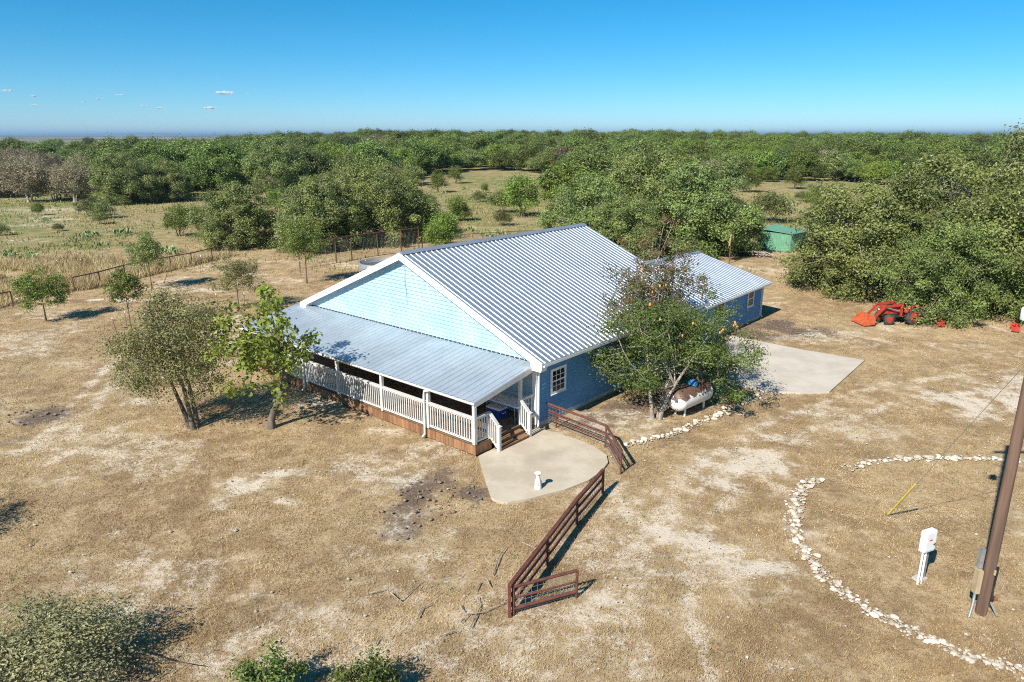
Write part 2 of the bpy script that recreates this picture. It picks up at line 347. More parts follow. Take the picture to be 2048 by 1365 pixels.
# concrete pads
def pad(name, pts, h, mat):
    P = [gp(*q) for q in pts]; b = MB().prism([(p.x, p.y) for p in P][::-1] if sum((P[i].x-P[i-1].x)*(P[i].y+P[i-1].y) for i in range(len(P))) > 0 else [(p.x, p.y) for p in P], -.15, h)
    return kind(b.build(name, mat), 'structure')
def pad_mat(name, c1, c2, c3):
    m, t, p = new_mat(name); p.inputs['Roughness'].default_value = .9
    n1 = noise(t, .7, 6, .6); n2 = noise(t, 6, 5, .7); n3 = noise(t, .33, 3, .5)
    col = mixc(t, ramp(t, n1, .35, .65), c1, c2); col = mixc(t, math_n(t, 'MULTIPLY', ramp(t, n2, .5, .75), .35), col, c3)
    col = mixc(t, math_n(t, 'MULTIPLY', ramp(t, n3, .58, .72), .4), col, c3)
    t.links.new(col, p.inputs['Base Color']); bump(t, p, n2, .15, .01); return m
pad('patio_slab', [(957,914),(964,940),(975,975),(983,997),(996,1005),(1015,1007),(1060,999),(1130,981),(1178,962),(1203,944),(1216,927),(1213,912),(1185,893),(1150,879),(1110,867),(1088,861),(1076,857),(1060,864),(1000,898),(975,905)], .035, pad_mat('patio_concrete', (.50, .44, .34), (.41, .35, .26), (.30, .25, .18)))
pad('driveway_slab', [(1462,672),(1478,676),(1600,700),(1729,722),(1659,785),(1600,787),(1535,786),(1455,765),(1420,740)], .04, pad_mat('drive_concrete', (.53, .48, .40), (.45, .40, .33), (.34, .29, .23)))

# ---------------------------------------------------------------- the house
OX, OY, PHI = .933, 26.516, .712
HW, HL, UO, VO, ZE, ZR = 15.0, 13.362, .561, .307, 2.876, 6.272
SL = (ZR-ZE)/(HW/2+UO); UR = -HW/2
house = empty('house', (OX, OY, 0), -PHI, 'long blue lap-sided house with ribbed metal roof and white railed front porch', 'house')
def h2w(u, v, z=0):
    c, s = math.cos(PHI), math.sin(PHI); return Vector((OX+u*c+v*s, OY-u*s+v*c, z))
def sub(name, b, mat, par): return b.build(name, mat, par)
AW0, AW1, AV1, AUR, AZR, AZE = -10.0, -.47, HL+10.03, -5.23, 3.69, 2.29
ASL = (AZR-AZE)/(5.12)
sub('foundation', MB().box(-HW-.03, .03, -.03, HL, -.2, .14).box(AW0-.03, AW1+.03, HL+.002, AV1+.03, -.2, .14), M['concrete'], house)
def roofz(u): return ZR - SL*abs(u-UR)
TH = .12
# walls: a core slab each, lap boards on it as pieces
LAP = .172
def lap_wall(name, org, du, length, z0, ztop_fn, mat, outward, peak=None):
    """org: local start, du: unit dir along the wall, outward: unit normal; ztop_fn(s) height at distance s"""
    org = Vector(org); du = Vector(du); ow = Vector(outward); Ss = [0, length] if peak is None else [0, peak, length]
    core = MB(); P = [org + du*s for s in Ss]; n = len(Ss)
    bot = [p + Vector((0, 0, z0)) for p in P]; top = [p + Vector((0, 0, ztop_fn(s))) for p, s in zip(P, Ss)]
    ring = bot + top[::-1]; V2 = [q - ow*.002 for q in ring] + [q - ow*.15 for q in ring]; k = len(ring)
    core.add(V2, [tuple(range(k)), tuple(range(k, 2*k))[::-1]] + [(i, k+i, k+(i+1) % k, (i+1) % k) for i in range(k)])
    wl = core.build(name, mat, house)
    z = z0; zmax = max(ztop_fn(s) for s in Ss)
    while z < zmax-.03:
        z1 = min(z+LAP, zmax-.004)
        def span(zz):
            if peak is None: return 0., length
            ez = ztop_fn(0)
            if zz <= ez: return 0., length
            q = (zz-ez)/(zmax-ez); return peak*q, length-(length-peak)*q
        if peak is None and z1 > ztop_fn(0): z1 = ztop_fn(0)
        a0, a1 = span(z); b0, b1 = span(z1)
        if a1-a0 < .1: break
        P4 = [org+du*a0+Vector((0,0,z)), org+du*a1+Vector((0,0,z)), org+du*b1+Vector((0,0,z1)), org+du*b0+Vector((0,0,z1))]
        f = [P4[0]+ow*.04, P4[1]+ow*.04, P4[2]+ow*.007, P4[3]+ow*.007]
        MB().hexa([P4[0], P4[1], f[1], f[0], P4[3], P4[2], f[2], f[3]]).build('siding_board', mat, wl)
        z += LAP
    return wl
eave_w = ZR - SL*(HW/2) - TH
lap_wall('front_wall', (-HW, 0, 0), (1, 0, 0), HW, .14, lambda s: eave_w + (SL*min(s, HW-s)), M['blue_lit_faded'], (0, -1, 0), HW/2)
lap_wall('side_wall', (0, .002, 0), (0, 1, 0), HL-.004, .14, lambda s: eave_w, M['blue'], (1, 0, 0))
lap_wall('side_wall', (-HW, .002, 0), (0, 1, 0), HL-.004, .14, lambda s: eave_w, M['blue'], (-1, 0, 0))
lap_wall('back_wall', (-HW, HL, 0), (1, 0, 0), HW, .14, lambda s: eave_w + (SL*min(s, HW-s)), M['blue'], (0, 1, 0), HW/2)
aez = AZR - ASL*(AW1-AUR) - .1
lap_wall('annex_wall', (AW1, HL+.16, 0), (0, 1, 0), AV1-HL-.16, .14, lambda s: aez, M['blue'], (1, 0, 0))
lap_wall('annex_wall', (AW0, HL+.16, 0), (0, 1, 0), AV1-HL-.16, .14, lambda s: aez, M['blue'], (-1, 0, 0))
lap_wall('annex_wall', (AW0, AV1, 0), (1, 0, 0), AW1-AW0, .14, lambda s: aez + ASL*min(s, AW1-AW0-s), M['blue'], (0, 1, 0), (AW1-AW0)/2)

def panel_mesh(width, length, ribs=3, rh=.030, bw=.104, tw=.04):
    """ribbed sheet: x across (width), y down the slope, z up"""
    pts = []; p = width/ribs
    for k in range(ribs):
        c = (k+.5)*p
        for dx, z in ((-p/2, 0), (-bw/2, 0), (-tw/2, rh), (tw/2, rh), (bw/2, 0)): pts.append((c+dx, z))
        for q in (-.075,) if False else (): pass
    pts.append((width, 0)); n = len(pts)
    Vp = [(x, 0, z) for x, z in pts] + [(x, length, z) for x, z in pts]
    return np_mesh('roof_panel', Vp, [(i, n+i, n+i+1, i+1) for i in range(n-1)])
def slope_roof(name, v0, v1, uridge, zridge, ueave, zeave, npan, thick=.05, along='v'):
    """one roof slope: thin deck board plus ribbed panels running from ridge to eave"""
    dn = Vector((ueave-uridge, 0, zeave-zridge)) if along == 'v' else None
    L = dn.length; d = dn.normalized(); sgn = 1 if ueave > uridge else -1
    nrm = Vector((-d.z*sgn, 0, abs(d.x))); nrm.normalize()
    a = Vector((uridge, v0, zridge)); b = Vector((uridge, v1, zridge))
    bx = [a-nrm*thick, b-nrm*thick, b+dn-nrm*thick, a+dn-nrm*thick, a-nrm*.004, b-nrm*.004, b+dn-nrm*.004, a+dn-nrm*.004]
    deck = MB().hexa(bx).build(name, M['white_trim'], house)
    wd = (v1-v0)/npan; me = panel_mesh(wd, L+.04); me.materials.append(M['metal'])
    for k in range(npan):
        o = put('roof_panel', me, None, deck)
        xa = Vector((0, 1, 0)) if sgn < 0 else Vector((0, -1, 0)); za = xa.cross(d)
        if za.z < 0: xa = -xa; za = xa.cross(d)
        start = Vector((uridge, (v0 + k*wd) if xa.y > 0 else (v0+(k+1)*wd), zridge))
        o.matrix_local = Matrix.Translation(start+za*.002) @ Matrix((xa, d, za)).transposed().to_4x4()
    return deck
slope_roof('main_roof', -VO, HL+VO, UR, ZR, UO, ZE, 15)
slope_roof('main_roof', -VO, HL+VO, UR, ZR, -HW-UO, ZE, 15)
sub('ridge_cap', MB().add([(UR-.24, -VO-.01, ZR-.05), (UR, -VO-.01, ZR+.075), (UR+.24, -VO-.01, ZR-.05), (UR-.24, HL+VO, ZR-.05), (UR, HL+VO, ZR+.075), (UR+.24, HL+VO, ZR-.05)], [(0,1,4,3),(1,2,5,4),(0,3,5,2),(0,2,1),(3,4,5)]), M['flashing'], house)
slope_roof('annex_roof', HL+.0, AV1+.5, AUR, AZR, AW1+.36, AZE, 11)
slope_roof('annex_roof', HL+.0, AV1+.5, AUR, AZR, AW0-.36, AZE, 11)
sub('ridge_cap', MB().add([(AUR-.24, HL, AZR-.03), (AUR, HL, AZR+.065), (AUR+.24, HL, AZR-.03), (AUR-.24, AV1+.51, AZR-.03), (AUR, AV1+.51, AZR+.065), (AUR+.24, AV1+.51, AZR-.03)], [(0,1,4,3),(1,2,5,4),(0,3,5,2),(0,2,1),(3,4,5)]), M['flashing'], house)
# rake boards, eave returns, fascia and gutters
for s in (-1, 1):
    ue = UR + s*(HW/2+UO)
    for v in (-VO-.045, HL+VO+.005):
        rk = MB()
        a = Vector((UR, v, ZR)); b = Vector((ue, v, ZE)); dz = Vector((0, 0, 1)); t2 = Vector((0, .04, 0))
        rk.hexa([a-dz*.30, b-dz*.30, b-dz*.30+t2, a-dz*.30+t2, a-dz*.012, b-dz*.012, b-dz*.012+t2, a-dz*.012+t2])
        rk.build('rake_board', M['white_trim'], house)
    u0, u1 = sorted((ue-s*.03, UR+s*(HW/2+.03)))
    sub('eave_return', MB().add([(u0, -VO-.055, ZE-.36), (u1, -VO-.055, ZE-.36), (u1, 0, ZE-.36), (u0, 0, ZE-.36)] + [(u0, -VO-.055, roofz(u0)-.06), (u1, -VO-.055, roofz(u1)-.06), (u1, 0, roofz(u1)-.06), (u0, 0, roofz(u0)-.06)], [(0,3,2,1),(4,5,6,7),(0,1,5,4),(1,2,6,5),(2,3,7,6),(3,0,4,7)]), M['white_trim'], house)
    uu = sorted((ue-s*.05, ue-s*.09)); sub('fascia', MB().box(uu[0], uu[1], .01, HL+VO, ZE-.22, ZE-.03), M['white_trim'], house)
    uu = sorted((ue+s*.10, ue-s*.045)); g = MB()
    g.box(uu[0], uu[1], -VO+.02, HL+VO-.02, ZE-.15, ZE-.13); w0 = uu[1] if s > 0 else uu[0]; g.box(min(w0, w0-s*.012), max(w0, w0-s*.012), -VO+.02, HL+VO-.02, ZE-.13, ZE-.04)
    sub('gutter', g, M['white_trim'], house)
    uu = sorted((UR+s*HW/2+s*.03, ue-s*.1)); sub('soffit', MB().box(uu[0], uu[1], .01, HL, ZE-.24, ZE-.215), M['white_trim'], house)
for s in (-1, 1):
    ue = AUR + s*(AW1+.36-AUR); uu = sorted((ue-s*.04, ue+s*.09))
    sub('gutter', MB().box(uu[0], uu[1], HL+.35, AV1+.45, AZE-.14, AZE-.025), M['white_trim'], house)
    uu = sorted((ue-s*.045, AUR+s*(AW1+.03-AUR))); sub('soffit', MB().box(uu[0], uu[1], HL+.35, AV1+.45, AZE-.17, AZE-.145), M['white_trim'], house)
    a = Vector((AUR, AV1+.5, AZR)); b = Vector((ue, AV1+.5, AZE)); dz = Vector((0, 0, 1)); t2 = Vector((0, .035, 0))
    sub('rake_board', MB().hexa([a-dz*.22, b-dz*.22, b-dz*.22+t2, a-dz*.22+t2, a-dz*.012, b-dz*.012, b-dz*.012+t2, a-dz*.012+t2]), M['white_trim'], house)
# corner boards and downspouts
sub('corner_board', MB().box(-.14, .055, -.055, -.040, .14, eave_w-.05).box(.040, .055, -.039, .12, .14, eave_w-.05), M['white_trim'], house)
sub('corner_board', MB().box(-HW-.04, -HW+.12, -.055, -.040, .14, eave_w-.05), M['white_trim'], house)
sub('corner_board', MB().box(AW1+.040, AW1+.055, AV1-.11, AV1+.03, .14, aez-.02), M['white_trim'], house)
sub('downspout', MB().tube([(UO+.02, -.05, ZE-.16), (.4, -.02, ZE-.26), (.12, .06, ZE-.42), (.10, .06, 1.5), (.10, .06, .22), (.16, .0, .06)], .045, 8), M['white_trim'], house)
sub('downspout', MB().tube([(AW1+.38, AV1-.05, AZE-.13), (AW1+.12, AV1-.03, AZE-.3), (AW1+.10, AV1-.03, .22), (AW1+.2, AV1-.03, .05)], .042, 8), M['white_trim'], house)
sub('hanging_cable', MB().tube([(UR+.02, -.06, 5.75), (UR+.05, -.055, 5.3), (UR+.02, -.06, 4.9), (UR+.09, -.055, 4.5), (UR+.07, -.05, 4.2), (UR+.14, -.05, 3.95)], .006, 5).tube([(UR-.04, -.05, 5.75), (UR-.06, -.05, 5.2), (UR+.04, -.05, 4.6), (UR+.07, -.05, 4.3)], .005, 5), M['blue'], house)
# windows on a side wall (plane u = u0, outward +u)
def window(u0, va, vb, za, zb, cols, rows):
    x = u0+.042; wn = MB().box(x, x+.05, va-.1, vb+.1, zb, zb+.1).box(x, x+.05, va-.1, vb+.1, za-.1, za).box(x, x+.05, va-.1, va, za, zb).box(x, x+.05, vb, vb+.1, za, zb).build('window', M['white_trim'], house)
    MB().box(x+.002, x+.012, va, vb, za, zb).build('pane', M['glass'], wn)
    zm = (za+zb)/2; MB().box(x+.013, x+.04, va, vb, zm-.028, zm+.028).build('meeting_rail', M['white_trim'], wn)
    mu = MB()
    for i in range(1, cols): q = va+(vb-va)*i/cols; mu.box(x+.013, x+.024, q-.011, q+.011, za, zm-.028).box(x+.013, x+.024, q-.011, q+.011, zm+.028, zb)
    for i in range(1, rows):
        if abs(i/rows-.5) > .01: q = za+(zb-za)*i/rows; mu.box(x+.025, x+.034, va, vb, q-.011, q+.011)
    mu.build('muntin', M['white_trim'], wn)
    MB().box(x+.051, x+.075, va-.12, vb+.12, za-.125, za-.1).build('sill', M['white_trim'], wn)
window(0, .98, 1.79, 1.24, 2.12, 3, 4)
window(0, 4.45, 5.4, 1.24, 2.12, 3, 4); window(0, 9.2, 10.1, 1.2, 2.1, 3, 4)
window(AW1, 21.25, 21.98, 1.12, 1.98, 1, 2); window(AW1, 17.0, 17.8, 1.12, 1.98, 1, 2)
sub('wall_lamp', MB().lathe([(.02, 0), (.10, .02), (.09, .09), (.03, .13)], 10, (.03, 3.75, 1.85), 'x'), M['tan_box'], house)
# front wall under the porch: windows and door (plane v = 0, outward -v)
def front_opening(name, ua, ub, za, zb, glass=True):
    y = -.042; wn = MB().box(ua-.1, ub+.1, y-.05, y, zb, zb+.1).box(ua-.1, ua, y-.05, y, za, zb).box(ub, ub+.1, y-.05, y, za, zb)
    if glass: wn.box(ua-.1, ub+.1, y-.05, y, za-.1, za)
    wn = wn.build(name, M['white_trim'], house)
    MB().box(ua, ub, y-.02, y-.005, za, zb).build('pane' if glass else 'door_leaf', M['glass'] if glass else M['white'], wn)
    if glass: MB().box(ua, ub, y-.045, y-.021, (za+zb)/2-.025, (za+zb)/2+.025).build('meeting_rail', M['white_trim'], wn)
    else: MB().lathe([(.012, 0), (.03, .02), (.03, .04), (.012, .06)], 8, (ua+.08, y-.08, za+1.0), 'y').build('handle', M['black'], wn)
front_opening('window', -2.9, -1.9, 1.3, 2.2); front_opening('window', -6.2, -5.2, 1.3, 2.2); front_opening('window', -12.4, -11.4, 1.3, 2.2); front_opening('door', -9.2, -8.25, .43, 2.4, False)
# porch
PD, ZD = 3.44, .41; PU0, PU1, PZW, PZE, PVE = -16.0, .09, 2.72, 2.12, -3.54
prw = PU1-PU0; pm = panel_mesh(prw/17, math.hypot(-PVE, PZW-PZE)+.03, 3, .026, .075, .038); pm.materials.append(M['metal_porch'])
dd = Vector((0, PVE, PZE-PZW)).normalized(); zn = Vector((1, 0, 0)).cross(dd); zn = zn if zn.z > 0 else -zn
ts = Vector((0, -.03, PZW)); tv = Vector((0, PVE, PZE))
pr = MB().hexa([Vector((PU0, 0, 0))+ts-zn*.05, Vector((PU1, 0, 0))+ts-zn*.05, Vector((PU1, 0, 0))+tv-zn*.05, Vector((PU0, 0, 0))+tv-zn*.05, Vector((PU0, 0, 0))+ts-zn*.003, Vector((PU1, 0, 0))+ts-zn*.003, Vector((PU1, 0, 0))+tv-zn*.003, Vector((PU0, 0, 0))+tv-zn*.003]).build('porch_roof', M['white_trim'], house)
for k in range(17):
    o = put('roof_panel', pm, None, pr); xa = dd.cross(zn)
    st = Vector((PU0 + (k if xa.x > 0 else k+1)*prw/17, 0, 0))+ts
    o.matrix_local = Matrix.Translation(st) @ Matrix((xa, dd, zn)).transposed().to_4x4()
fl = MB()
for k in range(60): u = -HW+.05+k*.249; fl.box(u, u+.17, -.08, -.042, PZW+.0, PZW+.045)
fl.build('closure_strip', M['black'], house)
sub('flashing', MB().box(-HW, 0, -.10, -.040, PZW-.02, PZW-.001), M['flashing'], house)
sub('porch_beam', MB().box(PU0+.1, PU1-.02, -PD-.05, -PD+.05, 1.93, PZE-.04).box(PU0+.08, PU1, PVE+.0, PVE+.03, PZE-.14, PZE-.055), M['white'], house)
sub('porch_fascia', MB().hexa([Vector((PU1-.03, -.03, PZW-.25)), Vector((PU1, -.03, PZW-.25)), Vector((PU1, PVE+.031, PZE-.21)), Vector((PU1-.03, PVE+.031, PZE-.21)), Vector((PU1-.03, -.03, PZW-.055)), Vector((PU1, -.03, PZW-.055)), Vector((PU1, PVE+.031, PZE-.055)), Vector((PU1-.03, PVE+.031, PZE-.055))]), M['white'], house)
sub('porch_gutter', MB().box(PU0, PU1, PVE-.06, PVE-.003, PZE-.11, PZE-.04), M['white'], house)
posts = [-15.85, -13.2, -10.55, -8.22, -5.23, -2.48, -.05]
for u in posts: MB().box(u-.06, u+.06, -PD-.06, -PD+.06, ZD, 1.93).build('porch_post', M['white'], house)
MB().box(-.11, .01, -.95, -.83, ZD, PZW-.4).build('porch_post', M['white'], house)
for u in (-10.68, -2.60): sub('downspout', MB().tube([(u+.3, PVE-.05, PZE-.12), (u+.05, PVE-.02, PZE-.2), (u, -PD-.11, 1.7), (u, -PD-.11, .16), (u-.06, -PD-.2, .04)], .05, 8), M['white'], house)
deck = MB().box(-15.95, -.02, -PD+.06, -.03, .2, ZD-.036).build('deck', M['deck'], house)
bm_ = MB().box(-15.97, .0, 0, .138, 0, .034).mesh('deck_board')
for k in range(24): put('deck_board', bm_, M['deck'], deck, (0, -PD+.0+k*.1425, ZD-.034))
pk = MB().box(0, .135, -.022, 0, .02, ZD-.04).mesh('skirt_plank'); pk2 = MB().box(0, .022, 0, .135, .02, ZD-.04).mesh('skirt_plank')
rnd = random.Random(5)
for k in range(113): put('skirt_plank', pk, M['wood'], deck, (-15.95+k*.1413, -PD-.005-rnd.random()*.012, -.02+rnd.random()*.02))
for k in range(6): put('skirt_plank', pk2, M['wood'], deck, (-.018+rnd.random()*.008, -PD+.0+k*.1413, -.01))
bal = MB().box(-.02, .02, -.02, .02, 0, .86).mesh('baluster')
def railing(a, b, za=ZD, zb=None, n=None):
    a = Vector((*a, 0)); b = Vector((*b, 0)); zb = za if zb is None else zb; L = (b-a).length; n = n or max(2, int(L/.122))
    dA = Vector((0, 0, za)); dB = Vector((0, 0, zb)); zz = lambda h: Vector((0, 0, h))
    rl = MB().bar(a+dA+zz(1.03), b+dB+zz(1.03), .13, .045).bar(a+dA+zz(.97), b+dB+zz(.97), .04, .08).build('railing', M['white'], house)
    MB().bar(a+dA+zz(.1), b+dB+zz(.1), .04, .08).build('bottom_rail', M['white'], rl)
    for k in range(n):
        t = (k+.5)/n; p = a.lerp(b, t); p.z = za+(zb-za)*t+.10; put('baluster', bal, M['white'], rl, p)
for i in range(1, len(posts)-1): railing((posts[i]+.06, -PD), (posts[i+1]-.06, -PD))
railing((-.05, -PD+.06), (-.05, -2.72), n=5)
MB().box(-.1, .0, -2.72, -2.62, ZD, ZD+1.06).build('newel_post', M['white'], house)
railing((-.05, -.82), (-.05, -.12), n=4)
for v in (-2.67, -.9):
    MB().box(.40, .51, v-.055, v+.055, .03, 1.02).add([(.37, v-.085, 1.02), (.54, v-.085, 1.02), (.54, v+.085, 1.02), (.37, v+.085, 1.02), (.455, v, 1.09)], [(0,1,4),(1,2,4),(2,3,4),(3,0,4),(3,2,1,0)]).build('newel_post', M['white'], house)
    railing((.01, v), (.40, v), ZD-.02, .03, n=4)
for k, (uu, zt) in enumerate(((.22, .27), (.50, .14))):
    MB().box(.0 if k == 0 else .222, uu, -2.6, -.97, zt-.045, zt).build('step', M['wood'], house)
    MB().box(uu-.045, uu-.02, -2.6, -.97, .0, zt-.047).build('riser', M['wood'], house)
# things on the porch
def house_thing(name, u, v, z, label, cat, rz=0): return empty(name, h2w(u, v, z), -PHI+rz, label, cat)
tb = house_thing('folding_table', -.95, -.72, ZD, 'white folding table standing on the porch beside the steps', 'table')
MB().box(-.92, .92, -.38, .38, .71, .75).build('table_top', M['white_metal'], tb)
for sx in (-.75, .75):
    for sy in (-.3, .3): MB().tube([(sx, sy, 0), (sx*.97, sy, .71)], .014, 6).build('leg', M['grey'], tb)
    MB().tube([(sx, -.3, .2), (sx, .3, .2)], .012, 6).build('stretcher', M['grey'], tb)
cl = house_thing('cooler', -1.3, -.85, ZD, 'blue cooler with white lid under the folding table on the porch', 'cooler')
MB().add([(-.3,-.19,0),(.3,-.19,0),(.3,.19,0),(-.3,.19,0),(-.34,-.23,.36),(.34,-.23,.36),(.34,.23,.36),(-.34,.23,.36)], [(0,3,2,1),(4,5,6,7),(0,1,5,4),(1,2,6,5),(2,3,7,6),(3,0,4,7)]).build('body', M['cooler_blue'], cl)
MB().box(-.355, .355, -.245, .245, .363, .43).build('lid', M['white_metal'], cl)
for s in (-1, 1): MB().tube([(s*.35, -.1, .26), (s*.39, -.1, .22), (s*.39, .1, .22), (s*.35, .1, .26)], .014, 6).build('handle', M['white_metal'], cl)
ch = house_thing('patio_chair', -2.45, -1.1, ZD, 'dark metal patio chair in the shade of the porch', 'chair', .5)
MB().box(-.24, .24, -.22, .24, .42, .45).build('seat', M['black'], ch)
bk = MB()
for k in range(7): bk.tube([(-.21+k*.07, .23, .45), (-.21+k*.07, .3, .88)], .008, 5)
bk.tube([(-.24, .22, .44), (-.24, .31, .86), (-.12, .325, .93), (.12, .325, .93), (.24, .31, .86), (.24, .22, .44)], .014, 6).build('backrest', M['black'], ch)
for sx in (-.22, .22):
    for sy in (-.2, .22): MB().tube([(sx, sy, .43), (sx*1.1, sy*1.15, 0)], .013, 6).build('leg', M['black'], ch)
    MB().tube([(sx*1.1, .24, .65), (sx*1.15, -.2, .65), (sx*1.1, -.21, .43)], .012, 6).build('armrest', M['black'], ch)

# ---------------------------------------------------------------- trees
def leaf_mesh(name, C, nrm_bias, leaf, rng, tint, asp=.55, out=None):
    n = len(C); a = rng.normal(size=(n, 3)); a[:, 2] *= .6; a /= np.linalg.norm(a, axis=1)[:, None]
    nv = rng.normal(size=(n, 3))*.75 + np.array([0, 0, nrm_bias]) + (0 if out is None else out*1.5); a -= nv*((a*nv).sum(1)/((nv*nv).sum(1)+1e-9))[:, None]; a /= np.linalg.norm(a, axis=1)[:, None]+1e-9; t = np.cross(a, nv); t /= np.linalg.norm(t, axis=1)[:, None]+1e-9
    l = leaf*(.65+.7*rng.random(n))[:, None]; up = np.cross(t, a)*l*.12
    Vv = np.stack([C-a*l/2, C+t*l*asp/2+up, C+a*l/2, C-t*l*asp/2+up], 1).reshape(-1, 3)
    return np_mesh(name, Vv, np.arange(4*n).reshape(n, 4), dict(tint=tint))
def tree_meshes(seed, H, Rr, bh, ncl, lpc, leaf, tr, stems=1, lean=(0, 0), rc=None, flat=.75, up=.7, shell=.42, zmin=-.75, asp=.55, taper=0., nlimb=7, twigs=True, stem_path=None, bark_limb=1., avoid=None, vert=0.):
    rng = np.random.default_rng(seed); zc = (H+bh)/2; hz = (H-bh)/2; rc = rc or Rr*.2
    lobes = rng.normal(size=(5, 3)); lobes /= np.linalg.norm(lobes, axis=1)[:, None]
    D = rng.normal(size=(ncl*6, 3)); D /= np.linalg.norm(D, axis=1)[:, None]; D = D[D[:, 2] > zmin][:ncl]
    rad = rng.random(len(D))**shell; lump = .74 + .16*np.max(D@lobes.T, 1) + .16*rng.random(len(D))
    C = D*(rad*lump)[:, None]; zz = C[:, 2].copy(); wid = 1-taper*np.clip((zz+1)/2, 0, 1)
    C = np.stack([lean[0]+C[:, 0]*Rr*wid, lean[1]+C[:, 1]*Rr*wid, zc+zz*hz], 1)
    if avoid is not None:
        a0, ad, ar = (np.array(q, float) for q in avoid); ad = ad/np.linalg.norm(ad); tt = np.maximum((C-a0)@ad, 0); C = C[np.linalg.norm(C-a0-tt[:, None]*ad, axis=1) > ar]
    C[:, 2] = np.maximum(C[:, 2], min(.5, .1*H)*(.6+.8*rng.random(len(C))))
    tb = MB(); nodes = []
    for k in range(stems):
        a = 2*math.pi*(k+.3)/stems + rng.random(); sp = .0 if stems == 1 else tr*1.1
        if stem_path and k == 0: path = [Vector(p) for p in stem_path]
        else:
            off = (0 if stems == 1 else .42)*Rr
            top = Vector((lean[0]+math.cos(a)*off, lean[1]+math.sin(a)*off, bh+(H-bh)*(.62+.15*rng.random())))
            b0 = Vector((math.cos(a)*sp, math.sin(a)*sp, -.12)); path = []
            for q in np.linspace(0, 1, 8):
                e = q**1.5 if stems > 1 else q**1.25
                path.append(Vector((b0.x+(top.x-b0.x)*e+math.sin(q*5+a)*tr*.7*q, b0.y+(top.y-b0.y)*e+math.cos(q*4+a)*tr*.7*q, b0.z+(top.z-b0.z)*q)))
        m = len(path); rr = [tr/(stems**.4)*(1.25 if i == 0 else 1)*(1-.86*(i/(m-1))**.9) for i in range(m)]
        tb.tube(path, rr, 7)
        for i in range(1, m): nodes.append((path[i], rr[i]))
        for j in range(nlimb):
            i = int(m*(.35+.6*rng.random())); i = min(max(i, 1), m-2); st = path[i]; en = Vector(C[rng.integers(len(C))])
            if (en-st).length < .2: continue
            mid = st.lerp(en, .5) + Vector(rng.normal(size=3))*.08*(en-st).length - Vector((0, 0, .06*(en-st).length)); pl = []
            for q in np.linspace(0, 1, 6): pl.append(st*(1-q)**2 + mid*2*q*(1-q) + en*q*q)
            r0 = rr[i]*.6*bark_limb; rl = [max(r0*(1-.8*q), .006*Rr) for q in np.linspace(0, 1, 6)]; tb.tube(pl, rl, 5, False)
            for q in range(1, 6): nodes.append((pl[q], rl[q]))
    NP = np.array([list(p) for p, _ in nodes]); NR = [r for _, r in nodes]
    if twigs:
        for c in C:
            dist = np.linalg.norm(NP-c, axis=1) + np.maximum(0, NP[:, 2]-c[2])*.8; i = int(np.argmin(dist)); p0 = Vector(NP[i]); p1 = Vector(c)
            if (p1-p0).length < .05: continue
            md = p0.lerp(p1, .5)+Vector(rng.normal(size=3))*.1*(p1-p0).length; r0 = min(NR[i]*.6, .012*Rr+.008); tb.tube([p0, md, p1, p1+(p1-md)*.5], [r0, r0*.75, r0*.5, r0*.2], 4, False)
    n = len(C)*lpc; idx = rng.integers(0, len(C), n); sz = rc*(.6+.8*rng.random(len(C)))
    P = C[idx] + rng.normal(size=(n, 3))*sz[idx][:, None]*np.array([.55, .55, .55*flat+vert])
    od = P-C[idx]; od /= np.linalg.norm(od, axis=1)[:, None]+1e-9
    P[:, 2] = np.maximum(P[:, 2], .08+.1*rng.random(n))
    ct = rng.random(len(C)); tint = np.clip(ct[idx]*.55 + rng.random(n)*.45, 0, 1)
    return tb.mesh('trunk'), leaf_mesh('crown', P, up, leaf, rng, tint, asp, od)
def plant_tree(name, meshes, loc, mats, label, cat='tree', group=None, rz=0., sc=1.):
    t = put(name, None, None, None, loc, rz, sc); tag(t, label, cat, group)
    tr = put('trunk', meshes[0], mats[0], t); cr = put('crown', meshes[1], mats[1], t)
    return t, cr
def dist_ground(px, py):
    """far ground point following the rising land"""
    z = 0.
    for _ in range(6): p = gp(px, py, z); z = float(rise(p.x, p.y))
    return Vector((p.x, p.y, z-.05))

# --- trees by the house
plant_tree('yard_tree', tree_meshes(21, 5.6, 2.15, .75, 140, 200, .085, .17, 3, (-.75, .25), .55, nlimb=9, shell=.5), gp(390, 853), (M['bark'], M['olive']), 'multi-stemmed olive-green tree with dark trunks standing left of the porch')
plant_tree('yard_tree', tree_meshes(33, 5.8, 2.4, .9, 54, 58, .18, .17, 1, (.0, .1), .46, nlimb=14, shell=.5, zmin=-.95, asp=.75,
           stem_path=[(0,0,-.1), (.03,0,.35), (.18,.1,.8), (.45,.2,1.3), (.62,.3,2.1), (.6,.3,3.0), (.45,.25,3.9), (.35,.2,4.7)]), gp(543, 855), (M['bark'], M['bright']), 'young tree with large yellow-green leaves and crooked trunk before the porch railing')
pear1 = plant_tree('pear_tree', tree_meshes(45, 5.2, 3.8, .0, 200, 185, .10, .16, 3, (.9, 1.2), .46, avoid=((1.55, .8, .75), (-.24, -.9, .36), 1.25), nlimb=12, shell=.5, zmin=-.9), gp(1312, 835), (M['bark_pale'], M['pearleaf']), 'low spreading green pear tree beside the propane tank')[0]
pear2 = plant_tree('pear_tree', tree_meshes(57, 7.7, 2.5, .8, 150, 95, .105, .17, 5, (-.1, -.1), .36, nlimb=12, shell=.55, bark_limb=1.2), gp(1303, 768), (M['bark_pale'], M['pearbrown']), 'tall upright pear tree with browning leaves and pale bare branches')[0]
pear_mesh = MB().lathe([(.005, -.06), (.042, -.035), (.05, 0), (.035, .045), (.012, .08)], 8).mesh('pear')
rnd = random.Random(8)
